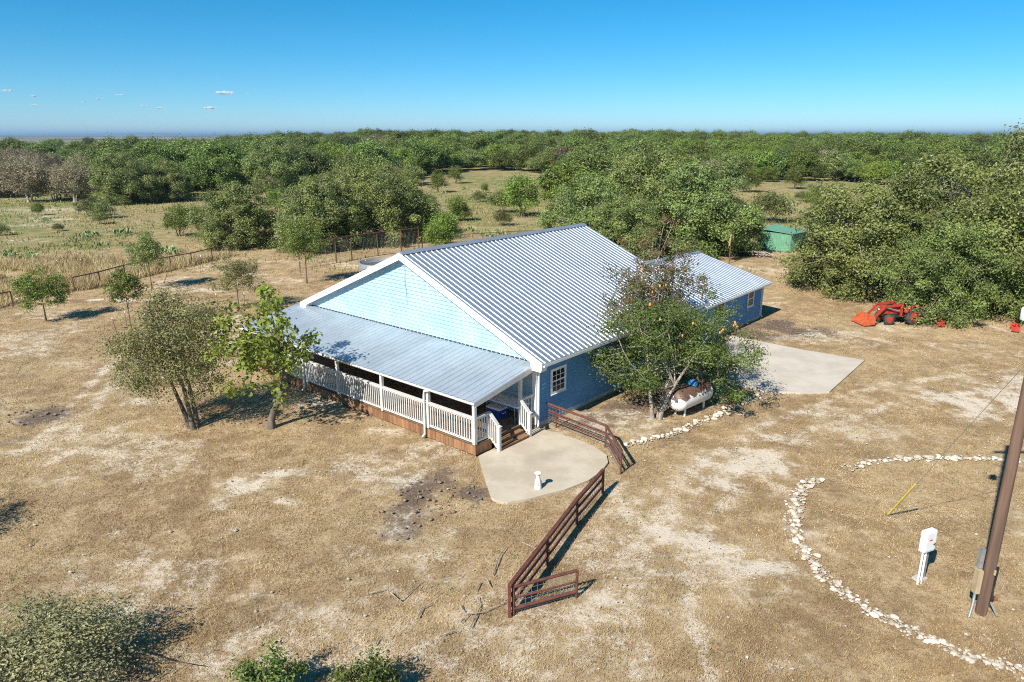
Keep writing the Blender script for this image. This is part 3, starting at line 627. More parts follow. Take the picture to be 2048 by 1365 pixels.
def hang_pears(px_list, depth_pt, rad):
    for px, py in px_list:
        d = ray(px, py); k = (depth_pt[1]-1.2-rnd.random()*1.2)/d[1]; p = Vector((d[0]*k, depth_pt[1]-0, CAM_H+d[2]*k)); p.y = d[1]*k
        tag(put('pear', pear_mesh, M['pear'], None, p, rnd.random()*6, .65+.45*rnd.random()), 'ripe orange pear hanging in the pear trees', 'pear', 'pears on the trees')
hang_pears([(1290,552),(1276,531),(1284,540),(1320,573),(1332,571),(1305,585),(1382,655),(1386,648),(1398,660),(1365,672),(1471,649),(1474,654),(1467,652),(1470,646),(1443,664),(1446,660),(1440,666),(1320,640),(1395,757),(1300,610),(1325,715),(1410,690),(1362,694),(1322,756)], gp(1315, 800), 1)

# --- saplings on the left
sap_a = tree_meshes(61, 3.4, 1.6, .35, 75, 110, .10, .055, 1, (0, 0), .33, nlimb=8); sap_b = tree_meshes(62, 4.6, 1.75, .9, 80, 100, .11, .055, 1, (0, 0), .35, nlimb=8, taper=.35); sap_c = tree_meshes(63, 3.6, 1.65, .7, 80, 90, .09, .05, 1, (0, 0), .34, nlimb=8); sap_e = tree_meshes(65, 5.0, 1.6, 1.5, 60, 100, .12, .06, 1, (0, 0), .4, nlimb=8); sap_d = tree_meshes(64, 3.5, 1.1, 1.2, 40, 75, .13, .05, 1, (0, 0), .3, nlimb=6)
for ms, px, py, mt, lb, sc in ((sap_a, 92, 641, 'mid', 'bushy green sapling next to the leaning red post', 1.), (sap_d, 262, 655, 'mid', 'thin dark green sapling inside a ring of wire stakes', 1.), (sap_b, 304, 577, 'sparse', 'tall feathery sapling before the rusty pipe rail fence', 1.), (sap_c, 478, 620, 'olive', 'airy olive sapling between two steel stakes', 1.05), (sap_e, 614, 566, 'mid', 'bright green round sapling staked near the stock tank', 1.)):
    plant_tree('sapling', ms, gp(px, py), (M['bark'], M[mt]), lb, 'sapling', 'young staked trees in the yard', px*.7, sc)

# --- big oaks on the right and behind the house
oakA = tree_meshes(71, 11.0, 9.8, -3.5, 420, 330, .20, .5, 3, (0, 0), .95, nlimb=14, shell=.38, zmin=-.8, bark_limb=.9)
oakB = tree_meshes(72, 9.6, 6.6, -2.5, 260, 300, .20, .4, 2, (0, 0), .82, nlimb=12, shell=.38, zmin=-.85)
oakC = tree_meshes(73, 9.0, 5.6, -2., 210, 290, .21, .38, 2, (0, 0), .74, nlimb=10, shell=.4, zmin=-.9)
plant_tree('live_oak', oakA, (35.2, 50.5, 0), (M['bark_pale'], M['oak_b']), 'huge spreading live oak with grey twigs sheltering the orange tractor', rz=.4, sc=(1.08, 1.0, 1.02))
plant_tree('live_oak', oakB, (26.7, 52.4, 0), (M['bark_pale'], M['oak_b']), 'lower live oak reaching over the bare yard beside the green shed', rz=2.1, sc=(1.0, .95, .92))
plant_tree('live_oak', oakB, (28.2, 46.0, 0), (M['bark_pale'], M['oak_b']), 'low oak boughs drooping over the rear of the tractor', rz=4.0, sc=(.86, .62, .7))
plant_tree('live_oak', oakC, (34.6, 43.0, 0), (M['bark_pale'], M['oak_b']), 'low oak bough reaching past the half hidden implement by the guy wire', rz=1.0, sc=(.78, .74, .62))
for px, py, ms, mt, sc, rz, lb in ((1180, 508, oakC, 'oak', .90, .2, 'rounded green oak rising behind the end of the main roof ridge'), (1305, 492, oakB, 'oak', 1.12, 1.3, 'broad tall oak in the grove behind the blue house'), (1390, 508, oakC, 'oak_b', 1.02, 2.6, 'grey-green oak in the grove directly behind the annex'), (1455, 505, oakC, 'oak', .62, 3.9, 'oak at the shed end of the grove behind the house'), (1240, 520, oakC, 'oak', .70, 5.0, 'lighter green oak low in the grove behind the house'),
                                   (755, 482, oakB, 'cedar', .98, .9, 'dark dense oak beside the tall pen fence'), (838, 470, oakC, 'oak', .62, 2., 'small dark oak leaning out toward the cactus field'), (640, 497, oakC, 'mid', .86, 4.4, 'light green elm crowding the pen fence corner'), (560, 384, oakC, 'cedar', 1.28, 1.9, 'tallest dark oak rising above the left woodland'), (255, 407, oakC, 'cedar', .98, 2.9, 'dark oak with foliage to the ground at the left field edge'), (335, 403, oakC, 'oak', .85, .7, 'dark oak beside the olive bush at the left field edge'), (690, 450, oakB, 'oak', .85, 5.5, 'tall oak standing behind the elm and the dark oak'), (475, 494, oakC, 'oak', .78, .3, 'ragged dark tree at the end of the pipe rail fence')):
    plant_tree('oak_tree', ms, dist_ground(px, py), (M['bark_pale'], M[mt]), lb, rz=rz, sc=sc)
shr = tree_meshes(81, 3.2, 1.5, .15, 55, 110, .13, .09, 3, (0, 0), .5, nlimb=6)
shr2 = tree_meshes(82, 1.6, 1.2, .05, 45, 90, .11, .04, 4, (0, 0), .38, nlimb=4, zmin=-.3)
for px, py, ms, mt, sc, lb in ((893, 492, shr, 'mid', 1.15, 'rounded green bush behind the roof ridge next to pale cactus'), (875, 500, shr, 'sparse', .9, 'grey-green bush leaning on the pen fence post'), (358, 472, shr, 'bright', 1.15, 'small yellow-green tree alone in the left field'), (178, 432, shr2, 'sparse', 1.5, 'low bush in the left field near the dirt track'), (1045, 433, shr, 'oak', 1.9, 'dark round tree alone in the middle of the pasture'), (1005, 425, shr2, 'sparse', 2.0, 'pale scrub clump touching the lone pasture tree'), (1000, 402, shr2, 'oak', .9, 'tiny round bush in the pasture grass'), (1097, 382, shr, 'mid', 1.0, 'small bush at the far side of the pasture'), (912, 367, shr, 'sparse', 1.3, 'thin-trunked small tree standing in the far pasture'), (1545, 445, shr2, 'bright', 2.4, 'yellow-green bush growing behind the green shed'), (535, 395, shr2, 'mid', 2.2, 'round green bush in front of the left woodland'), (345, 395, shr2, 'sparse', 2.4, 'low olive bush at the foot of the dark oak'), (1590, 378, shr, 'oak', 1.5, 'small oak at the edge of the right clearing'), (1500, 385, shr, 'mid', 1.5, 'bushy tree at the corner of the right clearing'), (118, 462, shr2, 'cedar', .55, 'tiny dark bush in the open left field')):
    plant_tree('bush', ms, dist_ground(px, py), (M['bark'], M[mt]), lb, 'bush', None, px*.37, sc)

# --- woodland: prototypes, individuals, far mass
protos = dict(A=(tree_meshes(101, 7.6, 4.6, .8, 120, 100, .32, .28, 2, rc=1.0), 'oak', 'bark'), B=(tree_meshes(102, 6.6, 4.0, .6, 100, 100, .32, .24, 2, rc=.95), 'mid', 'bark'),
              C=(tree_meshes(103, 5.6, 3.4, .6, 80, 90, .28, .2, 3, rc=.85), 'oak_b', 'bark'), D=(tree_meshes(104, 6.0, 3.4, .5, 110, 60, .24, .2, 3, rc=.7), 'greyleaf', 'snag'), E=(tree_meshes(105, 5.2, 2.5, .1, 90, 100, .26, .18, 1, rc=.7, taper=.5), 'cedar', 'bark'), F=(tree_meshes(106, 5.0, 3.0, .5, 80, 80, .28, .18, 2, rc=.8), 'bright', 'bark'))
snag = tree_meshes(107, 6.2, 2.8, 1.4, 60, 1, .05, .24, 2, rc=.3, nlimb=14, bark_limb=1.1)
LBL = dict(A=('live_oak', 'dark green live oak in the woodland beyond the pasture'), B=('elm_tree', 'mid green leafy tree in the woodland beyond the pasture'), C=('scrub_oak', 'grey-green scrub oak in the woodland beyond the pasture'), D=('thicket_tree', 'grey-brown half-bare tree at the woodland edge'), E=('juniper_tree', 'conical dark juniper in the woodland beyond the pasture'), F=('mesquite_tree', 'yellow-green feathery tree in the woodland beyond the pasture'))
rng = np.random.default_rng(77)
def in_poly(x, y, P):
    c = False; j = len(P)-1
    for i in range(len(P)):
        if (P[i][1] > y) != (P[j][1] > y) and x < (P[j][0]-P[i][0])*(y-P[i][1])/(P[j][1]-P[i][1])+P[i][0]: c = not c
        j = i
    return c
CLEAR = [[(-400,408),(150,400),(330,396),(400,384),(520,372),(610,368),(660,400),(700,520),(-400,620)], [(835,352),(900,345),(960,340),(1100,348),(1125,350),(1140,520),(700,520),(820,430)], [(1470,372),(1560,366),(1700,362),(1720,470),(1470,520)], [(560,240),(560,700),(2600,700),(2600,392),(1720,392),(1720,352),(1400,352),(1130,352),(830,352),(830,420),(640,420),(640,360)]]
def proj(x, y, z):
    dz = z-CAM_H; zc = y*math.cos(PITCH)-dz*math.sin(PITCH); yc = -y*math.sin(PITCH)-dz*math.cos(PITCH); return 1024+F_PX*x/zc, 682.5+F_PX*yc/zc
CLEAR.pop()
pts = []; cell = {}
tries = 0
while len(pts) < 9000 and tries < 60000:
    tries += 1
    d = math.sqrt(110**2 + (900**2-110**2)*rng.random()); a = R(-41+82*rng.random()); x, y = d*math.sin(a), d*math.cos(a)
    z = float(rise(x, y)); px, py = proj(x, y, z)
    if any(in_poly(px, py, P) for P in CLEAR): continue
    if px < 560 and py > 400: continue
    if not (1125 < px < 1475 and py < 425) and not (600 < px < 830 and py < 372) and px >= 560 and py > 350 and not (px > 1420 and px < 2200 and py < 366) and not (px > 1720 and py < 392): continue
    sep = 3.6 if d < 260 else 5.0; key = (int(x/4), int(y/4)); ok = True
    for i in (-1, 0, 1):
        for j in (-1, 0, 1):
            for (qx, qy) in cell.get((key[0]+i, key[1]+j), ()):
                if (qx-x)**2+(qy-y)**2 < sep*sep: ok = False
    if not ok: continue
    if d < 520 and px > 560 and fbm(x*.02, y*.02, 29) > .55: continue
    if d > 400 and px < 440 and rng.random() < .97: continue
    if d > 330 and px < 520 and rng.random() < .55+.4*min(1, (d-330)/250): continue
    cell.setdefault(key, []).append((x, y)); pts.append((d, x, y, z, px, py))
pts.sort()
crowns = {}
def pick(x, y, px, py):
    n = float(fbm(x*.03, y*.03, 61)); r = rng.random()
    if px < 215 and py > 345: return 'D' if r < .75 else 'C'
    if 215 <= px < 640 and py > 335: return 'A' if r < .6 else ('E' if r < .8 else 'C')
    if n > .56: return 'F' if r < .3 else ('B' if r < .8 else 'A')
    if n < .42: return 'C' if r < .45 else ('A' if r < .7 else ('D' if r < .85 else 'E'))
    return 'ABCEFB'[int(r*6)]
far_pts = []; counts = {}; hero = [(600, 372, 'A', 1.2), (420, 392, 'A', 1.0), (450, 388, 'B', .9), (150, 404, 'D', 1.1), (60, 404, 'D', 1.15), (110, 402, 'D', 1.0), (1075, 340, 'A', 1.1), (1110, 345, 'B', 1.0), (1040, 335, 'F', .9), (1160, 350, 'B', 1.0), (1230, 345, 'F', 1.0), (855, 333, 'E', 1.2), (800, 345, 'A', 1.0), (1750, 370, 'F', 1.0), (1700, 360, 'B', 1.1)]
allp = [(0, *dist_ground(px, py), px, py, k, s) for px, py, k, s in hero] + [(d, x, y, z, px, py, None, None) for d, x, y, z, px, py in pts]
for i, (d, x, y, z, px, py, k, s) in enumerate(allp):
    k = k or pick(x, y, px, py); s = s or (.5+.85*rng.random()**1.2)*(1.1 if d > 300 else 1.)
    if len(counts) and sum(counts.values()) >= 285 or not (-60 < px < 2110) and d: far_pts.append((x, y, z, s, k)) if (-250 < px < 2300) else None; continue
    counts[k] = counts.get(k, 0)+1; ms, mt, bk_ = protos[k]
    t, cr = plant_tree(LBL[k][0], ms, (x, y, z-.05), (M[bk_], M[mt]), LBL[k][1], 'tree', 'woodland ' + LBL[k][0].replace('_', ' ') + 's', rng.random()*6.28, (s*(.9+.25*rng.random()), s*(.9+.25*rng.random()), s))
    crowns.setdefault(k, cr)
r5 = np.random.default_rng(31); nb = 0
while nb < 32:
    px, py = r5.uniform(0, 2048), r5.uniform(345, 500)
    if not any(in_poly(px, py, P) for P in CLEAR) or (px > 640 and py > 470) or (px < 560 and py > 480): continue
    b = dist_ground(px, py); sc_ = .5+.9*r5.random()**1.5
    plant_tree('scrub_bush', shr2 if r5.random() < .65 else shr, b, (M['bark'], M[('sparse', 'mid', 'oak', 'cedar', 'greyleaf')[int(r5.integers(5))]]), 'small scrub bush growing wild in the open pasture', 'bush', 'scrub bushes in the pasture', r5.random()*6, sc_); nb += 1
for px, py, s in ((985, 330, 1.1), (1105, 338, .8), (1180, 338, 1.1), (1200, 335, .9), (715, 325, 1.0), (600, 380, .7), (1130, 342, .8), (655, 330, 1.), (1870, 335, .8), (1660, 350, .8), (930, 322, .9)):
    t = put('dead_tree', None, None, None, dist_ground(px, py), px*.3, s); tag(t, 'bare bleached dead tree standing in the far woodland', 'tree', 'dead trees in the woodland'); put('trunk', snag[0], M['snag'], t)
def far_wood():
    ks = sorted(crowns); P = np.array([(x, y, z) for x, y, z, s, k in far_pts], np.float32)
    m = bpy.data.meshes.new('far_woodland'); m.vertices.add(len(P)); m.vertices.foreach_set('co', P.ravel())
    a = m.attributes.new('sc', 'FLOAT', 'POINT'); a.data.foreach_set('value', np.array([s for *_, s, k in far_pts], np.float32))
    a = m.attributes.new('which', 'INT', 'POINT'); a.data.foreach_set('value', np.array([ks.index(k) for *_, k in far_pts], np.int32)); m.update()
    o = put('far_woodland', m); kind(o, 'stuff'); o['label'] = 'mass of green woodland stretching to the horizon'; o['category'] = 'woodland'
    g = bpy.data.node_groups.new('far_woodland', 'GeometryNodeTree'); g.interface.new_socket('Geometry', in_out='INPUT', socket_type='NodeSocketGeometry'); g.interface.new_socket('Geometry', in_out='OUTPUT', socket_type='NodeSocketGeometry')
    gi = g.nodes.new('NodeGroupInput'); go = g.nodes.new('NodeGroupOutput'); jn = g.nodes.new('GeometryNodeJoinGeometry')
    for k in reversed(ks):
        oi = g.nodes.new('GeometryNodeObjectInfo'); oi.inputs['Object'].default_value = crowns[k]; oi.inputs['As Instance'].default_value = True; oi.transform_space = 'ORIGINAL'
        g.links.new(oi.outputs['Geometry'], jn.inputs[0])
    ip = g.nodes.new('GeometryNodeInstanceOnPoints'); g.links.new(gi.outputs[0], ip.inputs['Points']); g.links.new(jn.outputs[0], ip.inputs['Instance']); ip.inputs['Pick Instance'].default_value = True
    for nm, ty, sk in (('which', 'INT', 'Instance Index'), ('sc', 'FLOAT', 'Scale')):
        na = g.nodes.new('GeometryNodeInputNamedAttribute'); na.data_type = ty; na.inputs[0].default_value = nm; g.links.new(na.outputs[0], ip.inputs[sk])
    rv = g.nodes.new('FunctionNodeRandomValue'); rv.data_type = 'FLOAT_VECTOR'; rv.inputs[0].default_value = (0, 0, 0); rv.inputs[1].default_value = (0, 0, 6.28); g.links.new(rv.outputs[0], ip.inputs['Rotation'])
    g.links.new(ip.outputs[0], go.inputs[0]); md = o.modifiers.new('far_woodland', 'NODES'); md.node_group = g
far_wood()

# --- foreground shrubs at the bottom of the view
fs = tree_meshes(91, 1.45, 1.75, .05, 95, 190, .062, .05, 5, (0, 0), .34, nlimb=6, zmin=-.3)
plant_tree('shrub', fs, gp(70, 1372), (M['bark'], M['silver']), 'dense silvery green shrub with dead branches poking out', 'shrub', rz=.3, sc=(1.4, 1.1, .95))
fs2 = tree_meshes(92, 1.0, .85, .05, 26, 95, .085, .03, 4, (0, 0), .2, nlimb=4, zmin=-.2, vert=.3, up=.2)
plant_tree('shrub', fs2, gp(535, 1412), (M['bark'], M['oak']), 'upright leafy green shrub with separate shoots on the dry lawn', 'shrub', sc=1.05)
plant_tree('shrub', fs2, gp(735, 1405), (M['bark'], M['oak']), 'bushy green shrub on the dry lawn near fallen sticks', 'shrub', rz=2., sc=.95)
plant_tree('yard_tree', sap_c, (-18.2, 16.8, 0), (M['bark'], M['olive']), 'small tree beyond the lawn whose shadow falls on the grass', sc=.95)

# ---------------------------------------------------------------- fences
def world_tube(b, a, c, r, n=8): b.tube([a, c], r, n)
def wire_mesh(a, b, z0, z1, name, par, du=.16, dz=.14):
    L = (b-a).length; m = MB(); d = (b-a).normalized(); k = 0
    for i in range(int(L/du)+1): p = a+d*min(L, i*du); m.bar(p+Vector((0,0,z0)), p+Vector((0,0,z1)), .007, .007, (1,0,0))
    for j in range(int((z1-z0)/dz)+1): m.bar(a+Vector((0,0,z0+j*dz)), b+Vector((0,0,z0+j*dz)), .007, .007)
    m.build(name, M['wire'], par)
def pipe_panel(name, P, h, label, cat, rails, post_r=.045, rail_r=.038, mesh=True, square=False, mat='rust', posts=None):
    o = empty(name, P[0], 0, label, cat); Q = [p-P[0] for p in P]
    for p in Q if posts is None else posts:
        b = MB()
        if square: b.box(p.x-post_r, p.x+post_r, p.y-post_r, p.y+post_r, -.15, h+.02)
        else: b.tube([p+Vector((0,0,-.15)), p+Vector((0,0,h))], post_r, 8)
        b.build('post', M[mat], o)
    for rz_, rr in rails:
        for i in range(len(Q)-1):
            b = MB()
            if square: b.bar(Q[i]+Vector((0,0,rz_)), Q[i+1]+Vector((0,0,rz_)), rr*2, rr*2)
            else: b.tube([Q[i]+Vector((0,0,rz_)), Q[i+1]+Vector((0,0,rz_))], rr, 8)
            b.build('rail', M[mat], o)
    if mesh:
        for i in range(len(Q)-1): wire_mesh(Q[i], Q[i+1], .05, h-.05, 'wire_mesh', o)
    return o
A0, A1, A2, A3 = gp(1019, 1230), gp(1094, 1128), gp(1153, 1047), gp(1205, 985)
pipe_panel('pipe_fence', [A0, A1, A2, A3], .80, 'long rusty pipe fence running from the lawn to the patio slab', 'fence', ((.80, .05), (.50, .03), (.22, .03)), .04, square=True)
g0, g1 = gp(1027, 1227), gp(1153, 1192)
pipe_panel('gate', [g0, g1], .74, 'short rusty pipe gate with wire mesh hinged at the fence corner post', 'gate', ((.74, .04), (.42, .026), (.13, .045)), .036)
B0, B1, B2 = gp(1094, 846), gp(1211, 893), gp(1241, 946)
pipe_panel('pipe_fence', [B0, B0.lerp(B1, .17), B1, B2], .84, 'rusty pipe fence bending from the house corner round the patio', 'fence', ((.84, .05), (.55, .028), (.46, .02), (.25, .028)), .036, posts=[B0.lerp(B1, .17)-B0, B1-B0, B2-B0])
LF = [(149,582),(201,570),(250.5,555.6),(296,546),(342.3,537),(384,529),(424.6,518.7),(460,510.8)]
lf = pipe_panel('pipe_fence', [gp(*q) for q in LF], 1.02, 'long rusty top-rail fence on the left edge of the yard', 'fence', ((1.02, .05),), .05, mesh=True, mat='rust_dark')
pipe_panel('pipe_fence', [gp(-70, 632), gp(26, 612)], 1.0, 'short rusty pipe rail ending beside the bushy sapling', 'fence', ((1.0, .05),), .05, mesh=False, mat='rust_dark')
PF = [(600,538),(673,526),(704,519),(756,511),(803,505),(838,500)]
pipe_panel('pen_fence', [gp(*q) for q in PF], 2.25, 'tall rusty pen fence behind the stock tank', 'fence', ((2.22, .045),), .055, mesh=True, mat='rust_dark')
PG = [(838,500),(895,496),(960,491),(1030,487),(1100,484)]
pipe_panel('pen_fence', [gp(q[0], q[1]) + Vector((.3, .4, 0)) for q in PG], 1.25, 'low wire fence continuing behind the roof ridge', 'fence', ((1.25, .035),), .045, mesh=True, mat='rust_dark')
tp = MB().box(-.02, .02, -.006, .006, -.1, 1.0).box(-.006, .006, .006, .03, -.1, 1.0); tpm = tp.mesh('shaft'); tcap = MB().box(-.026, .026, -.012, .036, 1.0, 1.09).mesh('cap')
def tpost(b, t, label, group):
    B = gp(*b); h = max(.5, top_z(B, *t)); d = ray(*t); k = B[1]/d[1]; dx = d[0]*k-B.x
    o = empty('steel_stake', B, 0, label, 'stake', group); o.rotation_euler = (0, math.atan2(dx, h), 0); o.scale = (1, 1, h/1.05)
    put('shaft', tpm, M['rust_dark'], o); put('cap', tcap, M['white_metal'], o)
for b, t in (((234.7,670),(224,636)), ((254.5,658),(249,624)), ((294,658),(289,629))): tpost(b, t, 'steel stake with white cap in the ring round the thin sapling', 'stakes round the thin sapling')
for b, t in (((439.6,621.5),(431.7,588.5)), ((489.7,624),(488,587))): tpost(b, t, 'white-capped steel stake beside the airy olive sapling', 'stakes by the olive sapling')
tpost((281,573), (279.5,548), 'steel stake left of the tall feathery sapling', None); tpost((328,567.5), (335,544.5), 'leaning stake right of the tall feathery sapling', None); tpost((401.4,544), (401,512), 'tall white-capped stake in front of the pipe rail fence', None)
tpost((25,617.6), (36,594), 'leaning reddish stake next to the bushy green sapling', None)
for b, t in (((601.5,551.5),(600,522)), ((641,534.5),(640,522)), ((731,538),(731,521))): tpost(b, t, 'steel stake standing between the round sapling and the stock tank', 'stakes near the stock tank')
for b, t in (((115,538),(113,521)), ((164,536),(161,520)), ((215,532),(212,517)), ((264.5,529),(262,515)), ((30,522),(26,505)), ((150,519),(149,505)), ((205,516),(204,503)), ((-10,540),(-12,522)), ((60,540),(58,524))): tpost(b, t, 'thin rusty field fence stake in the tall straw grass', 'field fence stakes')
fp = empty('feeder_post', gp(1458, 527), 0, 'tall rusty post with a pale board hung on it behind the annex', 'post')
MB().tube([(0, 0, -.1), (0, 0, 2.75)], .05, 8).build('shaft', M['rust_dark'], fp); MB().bar((-.14, -.07, 1.6), (-.05, -.07, 2.65), .12, .03, (0, 1, 0)).build('board', M['tan_box'], fp)

# ---------------------------------------------------------------- stock tank, shed, wood pile
stk = empty('stock_tank', (-11.2, 62.5, 0), 0, 'low round grey stock water tank behind the gable', 'tank')
MB().lathe([(2.3, -.05), (2.3, .55), (2.16, .55), (2.16, .1), (.01, .1)], 40).build('wall', M['grey'], stk)
MB().lathe([(2.14, .18), (2.14, .2), (.01, .2)], 40).build('water', simple('tank_water', (.03, .045, .05), (.04, .05, .05), 1, .08), stk)
sh = empty('shed', (27.9, 73.6, 0), R(43), 'small green metal shed with a sloping green roof under the oaks', 'shed')
sh.scale = (.88, .88, .92); wx, wy, wz = 2.2, 2.0, 1.95
for s, nm in ((-1, 'wall'), (1, 'wall')):
    o = MB().box(-wx, wx, s*wy-.02, s*wy+.02, 0, wz+.0).build(nm, M['green_metal'], sh)
    rbm = MB().box(-.03, .03, -.02, .02, .02, wz-.02).mesh('rib')
    for k in range(15): put('rib', rbm, M['green_metal'], o, (-wx+.15+k*.293, s*(wy+.04), 0))
for s in (-1, 1):
    o = MB().box(s*wx-.02, s*wx+.02, -wy+.021, wy-.021, 0, wz).build('wall', M['green_metal'], sh)
    rbm = MB().box(-.02, .02, -.03, .03, .02, wz-.02).mesh('rib')
    for k in range(13): put('rib', rbm, M['green_metal'], o, (s*(wx+.04), -wy+.18+k*.3, 0))
for k in range(4):
    a = -wx-.2+k*(2*wx+.4)/4; MB().hexa([(a+.01, -wy-.25, wz+.02), (a+1.19, -wy-.25, wz+.02), (a+1.19, wy+.25, wz+.32), (a+.01, wy+.25, wz+.32), (a+.01, -wy-.25, wz+.07), (a+1.19, -wy-.25, wz+.07), (a+1.19, wy+.25, wz+.37), (a+.01, wy+.25, wz+.37)]).build('roof_panel', M['green_metal'], sh)
MB().box(-.5, .45, -wy-.065, -wy-.062+.0, .05, 1.8).build('door', simple('faded_green_door', (.13, .40, .22), (.10, .33, .18), 2, .6), sh)
rnd = random.Random(3); wp = empty('brush_pile', gp(1512, 512), 0, 'pile of grey cut branches beside the green shed', 'wood pile')
for k in range(16):
    a = rnd.uniform(-.6, .6)+R(130); L = rnd.uniform(1.2, 2.8); c = Vector((rnd.uniform(-.9, .9), rnd.uniform(-.7, .7), .08+.05*(k % 8))); d = Vector((math.cos(a), math.sin(a), rnd.uniform(-.06, .12)))
    MB().tube([c-d*L/2, c+Vector((0,0,.05)), c+d*L/2], [.05, .06, .03], 6).build('branch', M['twig'], wp)

# ---------------------------------------------------------------- propane tank
ta, tb_ = gp(1345, 836), gp(1412, 806); tc = (ta+tb_)/2; tl = (tb_-ta).length; tdir = math.atan2(tb_.y-ta.y, tb_.x-ta.x)
pt = empty('propane_tank', (tc.x, tc.y, 0), tdir, 'white propane tank with rusty brown top and blue dome under the pear tree', 'propane tank')
r_ = .46; hl = max(1.15, tl/2); prof = [(.02, -hl)] + [(r_*math.sin(q), -hl+.32*(1-math.cos(q))) for q in np.linspace(.25, math.pi/2, 6)] + [(r_*math.sin(q), hl-.32*(1-math.cos(q))) for q in np.linspace(math.pi/2, .25, 6)] + [(.02, hl)]
MB().lathe(prof, 24, (0, 0, .68), 'x').build('shell', M['tank'], pt)
dm = MB().lathe([(.21, 0), (.21, .12), (.17, .2), (.06, .25), (.01, .255)], 14, (.1, 0, 1.11)).build('dome', simple('blue_dome', (.03, .16, .36), (.04, .2, .4), 5, .4), pt)
MB().tube([(.1-.06, 0, 1.36), (.1, 0, 1.4), (.1+.06, 0, 1.36)], .012, 6).build('handle', M['grey'], dm)
for sx in (-.7, .7):
    for sy in (-.22, .22): MB().box(sx-.05, sx+.05, sy-.02, sy+.02, -.05, .36).build('leg', M['white_metal'], pt)

# ---------------------------------------------------------------- plaster pedestal on the patio
ps = empty('garden_pedestal', gp(1076, 977, .035), 0, 'small white plaster pedestal figure standing alone on the patio slab', 'pedestal')
MB().lathe([(.12, 0), (.125, .06), (.11, .12), (.115, .2), (.09, .28), (.075, .36), (.06, .42), (.055, .5)], 14).add([(.10*math.cos(a)+.02*math.sin(3*a), .10*math.sin(a), .1+.05*math.sin(2*a)) for a in np.linspace(0, 6.2, 12)], []).build('figure', M['plaster'], ps)
MB().lathe([(.05, .5), (.115, .535), (.125, .565), (.10, .575), (.02, .56)], 16).build('bowl', M['plaster'], ps)
for a in (0.4, 2.4, 4.5): MB().lathe([(.005, -.1), (.04, -.05), (.05, 0), (.035, .07), (.005, .11)], 8, (.085*math.cos(a), .085*math.sin(a), .2)).build('fold', M['plaster'], ps)

# ---------------------------------------------------------------- utility pole, meter pedestal, guy wire
PB = gp(1962, 1224); pole = empty('utility_pole', PB, 0, 'tall dark wooden utility pole with grey boxes at its foot', 'utility pole')
lean = Vector((-.003, .0, 1)); PH = 10.2
MB().tube([lean*-.3, lean*2.5, lean*5, lean*7.5, lean*PH], [.128, .125, .118, .11, .1], 14).build('shaft', M['pole'], pole)
MB().box(-.30, -.18, -.07, .09, .55, 1.18).build('meter_box', M['tan_box'], pole); MB().box(-.27, -.17, .02, .12, 1.2, 1.72).build('conduit_box', M['grey'], pole)
MB().tube([(-.26, -.02, .55), (-.30, -.08, .3), (-.42, -.2, .0)], .032, 8).build('conduit', M['grey'], pole); MB().tube([(.19, .0, 1.25), (.19, .02, .6), (.2, .0, .35)], .028, 8).build('conduit', M['black'], pole)
MB().box(.16, .27, .02, .12, .28, .42).build('junction_box', M['black'], pole); MB().bar((.17, -.03, .3), (.30, -.14, 0), .03, .05).build('brace', M['grey'], pole); MB().box(-.02, .02, -.19, -.165, 1.15, 1.28).build('tag_plate', M['tan_box'], pole)
MB().tube([lean*7.55+Vector((-.1, 0, 0)), lean*7.55+Vector((-.36, 0, 0))], .03, 6).build('bracket', M['grey'], pole)
MB().lathe([(.10, 7.38), (.12, 7.4), (.12, 7.62), (.10, 7.66), (.04, 7.68)], 16, (-.37, 0, 0)).build('yard_lamp', M['white_metal'], pole)
MB().bar(lean*9.8+Vector((-.6, -.16, 0)), lean*9.8+Vector((.6, -.16, 0)), .1, .12).build('crossarm', M['pole'], pole)
GA = gp(1775, 1030); gt = PB + lean*6.6; gd = (gt-GA); guy = empty('guy_wire', GA, 0, 'thin steel guy wire with a yellow guard rising to the pole', 'guy wire')
MB().tube([(0, 0, -.1), gd*.5, gd], .008, 5).build('cable', M['wire'], guy); MB().tube([gd*.004, gd*(2.0/gd.length)], .024, 8).build('guard', M['yellow'], guy)
mb = empty('meter_pedestal', gp(1842, 1163), R(24), 'white electrical box on two white conduits and a grey post', 'electrical box')
MB().box(-.19, .19, -.07, .09, .92, 1.5).build('cabinet', M['white_metal'], mb); MB().box(-.17, .17, -.085, -.072, .96, 1.46).build('cover', M['white_metal'], mb)
lg = MB()
for k, (x0, wdt) in enumerate(((-.075, .03), (-.038, .022), (-.008, .03))): lg.box(x0, x0+wdt, -.09, -.0865, 1.25, 1.29)
lg.build('lettering', M['red'], mb); MB().tube([(.08, -.1, 1.12), (.14, -.12, 1.17)], .014, 6).build('handle', M['black'], mb)
for x0 in (-.13, -.01): MB().tube([(x0, 0, -.05), (x0, 0, .92)], .028, 10).build('conduit', M['white_metal'], mb)
MB().box(.08, .17, .03, .1, -.05, .92).build('post', M['grey'], mb); MB().box(-.1, .22, -.02, .2, -.02, .05).build('footing', M['concrete'], mb)
for (px, py), rz, lb in (((1986, 1200), .3, 'red brick lying flat near the foot of the utility pole'), ((1985, 1168), 1.2, 'red and white brick propped behind the utility pole')):
    tag(MB().box(-.1, .1, -.05, .05, 0, .065).build('brick', M['brick'], None, gp(px, py)), lb, 'brick').rotation_euler = (0, 0, rz)

